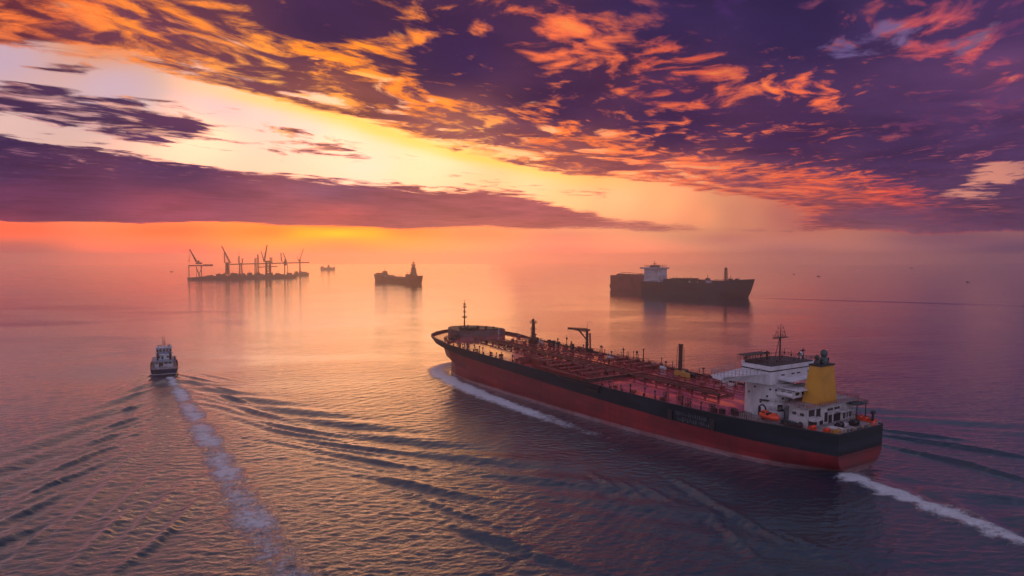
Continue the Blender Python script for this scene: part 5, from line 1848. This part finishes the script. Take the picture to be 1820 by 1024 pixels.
def build_cranes():
    st = M['crane_steel']

    def mk(px_, label, dy=0.0):
        r, k = crane_root(px_, label, dy)
        return r, (lambda zx, zy, y=0.0: Vector((P4(r, k, zx, zy)[0], y, P4(r, k, zx, zy)[1])))
    # 1 portal crane on tall legs at the left end
    r, q = mk(350, 'portal crane on four tall legs with a flat outreach, left end of barge')
    mb = MB()
    for zx, y in ((172, -6), (172, 8), (282, -6), (282, 8)):
        a, b = q(zx, 470, y), q(zx, 310, y)
        mb.tube(a, b, 1.3 if zx < 200 else 1.5, n=8)
    mb.tube(q(240, 440, -6), q(240, 320, -6), .8, n=6).tube(q(236, 330, -6), q(268, 440, -6), 1.6, n=6).tube(q(290, 330, 8), q(255, 430, 8), 1.0, n=6)
    mb.obj('leg_frame', st, r)
    mb = MB()
    a, b = q(170, 318), q(388, 316)
    mb.box(((a.x + b.x) / 2, 1, (a.z + b.z) / 2), (b.x - a.x, 12, 4.2))
    mb.box(((q(300, 0).x + b.x) / 2, 1, q(0, 308).z), (b.x - q(300, 0).x, 9, 3.2))
    mb.obj('outreach_girder', st, r)
    mb = MB()
    mb.box((q(262, 0).x, 1, q(0, 292).z), (q(300, 0).x - q(238, 0).x, 9, 6), top=.9)
    mb.lathe((q(258, 0).x, 1, q(0, 275).z), [(4, -2), (3.6, 2), (2.4, 4), (.6, 5)], 10)
    mb.obj('machine_house', st, r)
    mb = MB()
    mb.lattice(q(240, 275), q(184, 142), 4.0, 1.8, 9, .5)
    mb.tube(q(240, 275), q(184, 142), .9, n=5)
    mb.lathe(q(184, 142), [(.6, -2), (2, -1), (2, 1), (.6, 2)], 8)
    mb.tube(q(180, 142), q(178, 300), .35, n=4).tube(q(184, 142), q(170, 270), .3, n=4).tube(q(190, 190), q(175, 270), .5, n=4)
    mb.box((q(175, 0).x, 0, q(0, 262).z), (3.0, 3, 5))
    mb.obj('jib', st, r)
    # 2
    r, q = mk(404, 'lattice tower crane with its jib raised left, second along the barge')
    mb = MB()
    mb.lattice(q(572, 430), q(572, 285), 11, 9, 5, .75)
    mb.box((q(570, 0).x, 0, q(0, 290).z), (10, 8, 5)).tube(q(572, 405), q(572, 290), 2.2, n=6)
    mb.obj('tower', st, r)
    mb = MB()
    mb.lattice(q(598, 288), q(527, 115), 4.2, 2.0, 10, .5)
    mb.lattice(q(548, 288), q(545, 180), 3.0, 1.6, 6, .4)
    mb.tube(q(545, 180), q(527, 112), .35, n=4).tube(q(545, 180), q(575, 290), .4, n=4)
    mb.box((q(524, 0).x, 0, q(0, 110).z), (4, 3, 4.5))
    mb.obj('jib', st, r)
    # 3
    r, q = mk(428, 'slim lattice tower with a single thin spire, third along the barge')
    mb = MB()
    mb.lattice(q(715, 425), q(715, 290), 11, 6.5, 6, .6).lattice(q(700, 290), q(702, 215), 3, 2.4, 4, .4).lattice(q(732, 290), q(732, 240), 2.6, 2.4, 3, .35)
    mb.obj('tower', st, r)
    mb = MB()
    mb.tube(q(702, 240), q(702, 180), .7, .4, n=6).box((q(702, 0).x, 0, q(0, 180).z), (2.2, 2, 2.2)).tube(q(690, 240), q(690, 280), .5, n=5).tube(q(737, 260), q(744, 235), .4, n=5)
    mb.obj('spire', st, r)
    # 4
    r, q = mk(457, 'pair of slim lattice towers joined at the top, left of the tallest crane')
    mb = MB()
    mb.lattice(q(878, 420), q(878, 240), 5.5, 4.5, 8, .5).lattice(q(903, 420), q(902, 205), 4.2, 3.0, 10, .55).tube(q(870, 240), q(905, 240), .7, n=5).tube(q(902, 205), q(901, 190), .8, n=6)
    mb.box((q(901, 0).x, 0, q(0, 200).z), (3.4, 3, 3.4)).path([q(860, 300), q(905, 292)], .7)
    mb.obj('tower', st, r)
    # 5
    r, q = mk(477, 'tallest and widest crane on the barge, its long jib raised')
    mb = MB()
    mb.lattice(q(1012, 395), q(1012, 265), 13, 12, 5, .9)
    mb.tube(q(990, 420), q(992, 270), 2.8, n=8).tube(q(1036, 420), q(1034, 270), 2.6, n=8)
    mb.lattice(q(1040, 285), q(1040, 230), 7, 6.5, 4, .5)
    mb.box((q(1010, 0).x, 0, q(0, 276).z), (15, 10, 5))
    mb.obj('tower', st, r)
    mb = MB()
    mb.lattice(q(975, 275), q(1004, 100), 4.4, 2.0, 11, .6).tube(q(980, 270), q(1004, 100), 1.0, n=5)
    mb.box((q(1006, 0).x, 0, q(0, 98).z), (4.2, 3, 4))
    mb.lattice(q(975, 275), q(946, 160), 2.6, 1.4, 8, .35).tube(q(946, 160), q(1000, 120), .3, n=4).tube(q(960, 190), q(996, 170), .5, n=4).tube(q(1000, 130), q(1030, 235), .3, n=4)
    mb.obj('jib', st, r)
    # 6
    r, q = mk(506, 'crane with a cone shaped cab, last before the right end of the barge')
    mb = MB()
    mb.tube(q(1190, 415), q(1190, 300), 2.2, n=8).tube(q(1220, 415), q(1218, 300), 1.3, n=6)
    mb.lathe((q(1196, 0).x, 0, q(0, 300).z), [(5.4, -5), (6, 0), (4.8, 8), (2.6, 16), (1.2, 21)], 10)
    mb.obj('tower', st, r)
    mb = MB()
    mb.lattice(q(1210, 278), q(1178, 182), 2.6, 1.4, 7, .4).lattice(q(1160, 270), q(1155, 185), 3.2, 1.6, 6, .4).tube(q(1155, 182), q(1180, 184), .4, n=4).tube(q(1160, 270), q(1200, 290), .8, n=5)
    mb.box((q(1155, 0).x, 0, q(0, 182).z), (2.6, 2, 3))
    mb.obj('jib', st, r)
    # the long conveyor girder carried by the cranes
    t0, q0, _ = barge_pt(409)
    g = thing('conveyor_girder', 'long level conveyor girder running between the cranes above the barge', 'girder', (q0[0], q0[1], 0), 0)
    b0 = Vector((0, 0, Zof(420 + 303 / 6.067, g)))
    t1, q1, _ = barge_pt(549.5)
    d1 = q1[1]
    v = -((420 + 283 / 6.067) - 512) / F_PX
    z1 = CAM_H + d1 * (v * math.cos(PITCH) - math.sin(PITCH)) / (math.cos(PITCH) + v * math.sin(PITCH))
    b1 = Vector((q1[0] - q0[0], q1[1] - q0[1], z1))
    mb = MB()
    u = (b1 - b0).normalized()
    side = Vector((-u.y, u.x, 0)).normalized() * 2.2
    up = Vector((0, 0, 1.9))
    vs = [b0 + side - up, b0 - side - up, b0 - side + up, b0 + side + up, b1 + side - up, b1 - side - up, b1 - side + up, b1 + side + up]
    mb.add(vs, [(0, 1, 2, 3), (7, 6, 5, 4), (0, 4, 5, 1), (1, 5, 6, 2), (2, 6, 7, 3), (3, 7, 4, 0)])
    mb.tube(b1, b1 + Vector((0, 0, 7)), .8, n=5)
    mb.obj('girder_beam', st, g)
    mb = MB()
    a, b = b0.lerp(b1, .34) - Vector((0, 0, 13)), b0.lerp(b1, .58) - Vector((0, 0, 12))
    mb.tube(a, b, 1.5, n=6)
    for k in np.linspace(0.36, .56, 6):
        c = b0.lerp(b1, k)
        mb.tube(c, c - Vector((0, 0, 13)), .35, n=4)
    mb.obj('lower_beam', st, g)


LATTICE = 1.6
build_cranes()
LATTICE = 1.0


def build_crane_vessel():
    p = on_sea(535, 489.0)
    root = thing('crane_vessel', 'separate small crane vessel just off the right end of the work barge', 'ship', p, 0.0)
    root.rotation_euler = (0, 0, math.atan2(p[1], p[0]) - math.pi / 2)
    zf = lambda zy: Zof(420 + zy / 6.067, root)
    xf = lambda zx: ((310 + zx / 6.067 - 910) / F_PX * p[1] - p[0]) / math.cos(root.rotation_euler.z)
    x0, x1 = xf(1293), xf(1440)
    secs = [(x0, 8, 9, 8, -1), (x0 + 8, 10, 11, 8, 0), (x1 - 10, 10, 11, 9, 0), (x1, 2, 6, 10, 3)]
    hull_loft(secs, 'hull', M['far_dark'], root, smooth=False)
    mb = MB()
    mb.box((xf(1320), 0, 12), (16, 12, 8), top=.8).box((xf(1400), 0, 11.5), (22, 12, 6), top=.8).box((xf(1362), 0, 12), (14, 10, 8))
    mb.obj('deck_house', M['far_dark'], root)
    mb = MB()
    mb.tube((xf(1355), 0, 9), (xf(1355), 0, zf(265)), 3.4, 2.4, n=10)
    mb.box((xf(1352), 0, zf(262)), (9, 8, 8))
    cr = mb.obj('crane_column', M['crane_steel'], root)
    mb = MB()
    mb.lattice((xf(1350), 0, zf(268)), (xf(1394), 0, zf(135)), 3.8, 1.8, 9, .45)
    mb.tube((xf(1340), 0, zf(262)), (xf(1332), 0, zf(222)), 1.0, n=6).tube((xf(1332), 0, zf(222)), (xf(1394), 0, zf(135)), .3, n=4)
    mb.box((xf(1394), 0, zf(133)), (2.4, 2, 3))
    mb.obj('jib', M['crane_steel'], cr)


build_crane_vessel()


def build_small_boats():
    p = on_sea(582.5, 479.2)
    r = thing('coaster', 'tiny hazy coaster on the horizon between the crane barge and the dull red ship', 'ship', p, math.atan2(p[1], p[0]) - math.pi / 2)
    k = p[1] / F_PX
    secs = [(-12.5 * k, 9, 10, 4.6 * k, 0), (-4 * k, 11, 11, 3.6 * k, 0), (8 * k, 11, 11, 3.6 * k, 0), (12.5 * k, 1, 5, 4.6 * k, 2)]
    hull_loft(secs, 'hull', M['far_dark'], r, smooth=False)
    mb = MB()
    mb.box((1.5 * k, 0, 5.0 * k), (5 * k, 14, 3.4 * k), top=.8).box((1.5 * k, 0, 7.4 * k), (3 * k, 10, 1.6 * k)).tube((1.5 * k, 0, 8 * k), (1.5 * k, 0, 10.4 * k), .5 * k * .5, n=6)
    mb.box((-9 * k, 0, 5.2 * k), (3.6 * k, 12, 1.6 * k)).tube((-7 * k, 0, 4 * k), (-7 * k, 0, 7.6 * k), .2 * k, n=5)
    mb.obj('superstructure', M['far_dark'], r)
    for px_, py_, w, lab in ((305, 483, 7.0, 'tiny low launch on the hazy water left of the crane barge'),
                             (1455, 491.3, 6.5, 'tiny boat drawing a thin dark wake, right of the big grey cargo ship'),
                             (1411, 487.5, 3.5, 'faintest tiny boat, between the grey cargo ship and the boat with a wake'),
                             (1620, 476.8, 5.0, 'tiny dark boat farthest out on the right of the horizon water'),
                             (1720, 501.2, 6.5, 'tiny dark boat nearest to the right edge of the picture')):
        p = on_sea(px_, py_)
        k = p[1] / F_PX
        r = thing('small_boat', lab, 'boat', p, math.atan2(p[1], p[0]) - math.pi / 2, 'small boats far out on the water')
        L = w * k / 2
        hull_loft([(-L, 1.6, 2.0, .55 * k, 0), (L * .3, 2.2, 2.6, .5 * k, 0), (L, .2, 1.0, .7 * k, .5)], 'hull', M['far_dark'], r, smooth=False)
        mb = MB()
        mb.box((-L * .15, 0, .85 * k), (L * .7, 2.8, .9 * k), top=.75)
        mb.obj('cabin', M['crane_steel'], r)


build_small_boats()


def build_gulls():
    for px_, py_, d, lab in ((1065, 570.5, 330, 'small gull gliding beside the jib of the hose crane'), (1587, 721, 260, 'small gull flying over the water behind the tanker stern')):
        u, v = (px_ - 910) / F_PX, -(py_ - 512) / F_PX
        c = Vector((0, 0, CAM_H)) + Vector((u, math.cos(PITCH) + v * math.sin(PITCH), -math.sin(PITCH) + v * math.cos(PITCH))) * d
        r = thing('gull', lab, 'bird', c, 0.6, 'gulls in flight')
        mb = MB()
        mb.lathe((0, 0, 0), [(.02, -.3), (.09, -.1), (.10, .08), (.03, .26)], 8)
        for i, p in enumerate(mb.v):
            mb.v[i] = (p[2] * 1.1, p[1], p[0])
        mb.obj('body', M['offwhite'], r)
        for sgn in (1, -1):
            mb = MB()
            pts = [(0.14, .05, .04), (-.12, .05, .04), (-.10, .45, .20), (.12, .42, .20), (-.12, .95, .10), (-.02, .95, .10)]
            top = [(x, y * sgn, z) for x, y, z in pts]
            bot = [(x, y * sgn, z - .02) for x, y, z in pts]
            mb.add(top + bot, [(0, 3, 2, 1), (3, 5, 4, 2), (6, 7, 8, 9), (9, 8, 10, 11), (0, 6, 9, 3), (1, 2, 8, 7), (2, 4, 10, 8), (3, 9, 11, 5), (4, 5, 11, 10)])
            mb.obj('wing', M['offwhite'], r)


build_gulls()
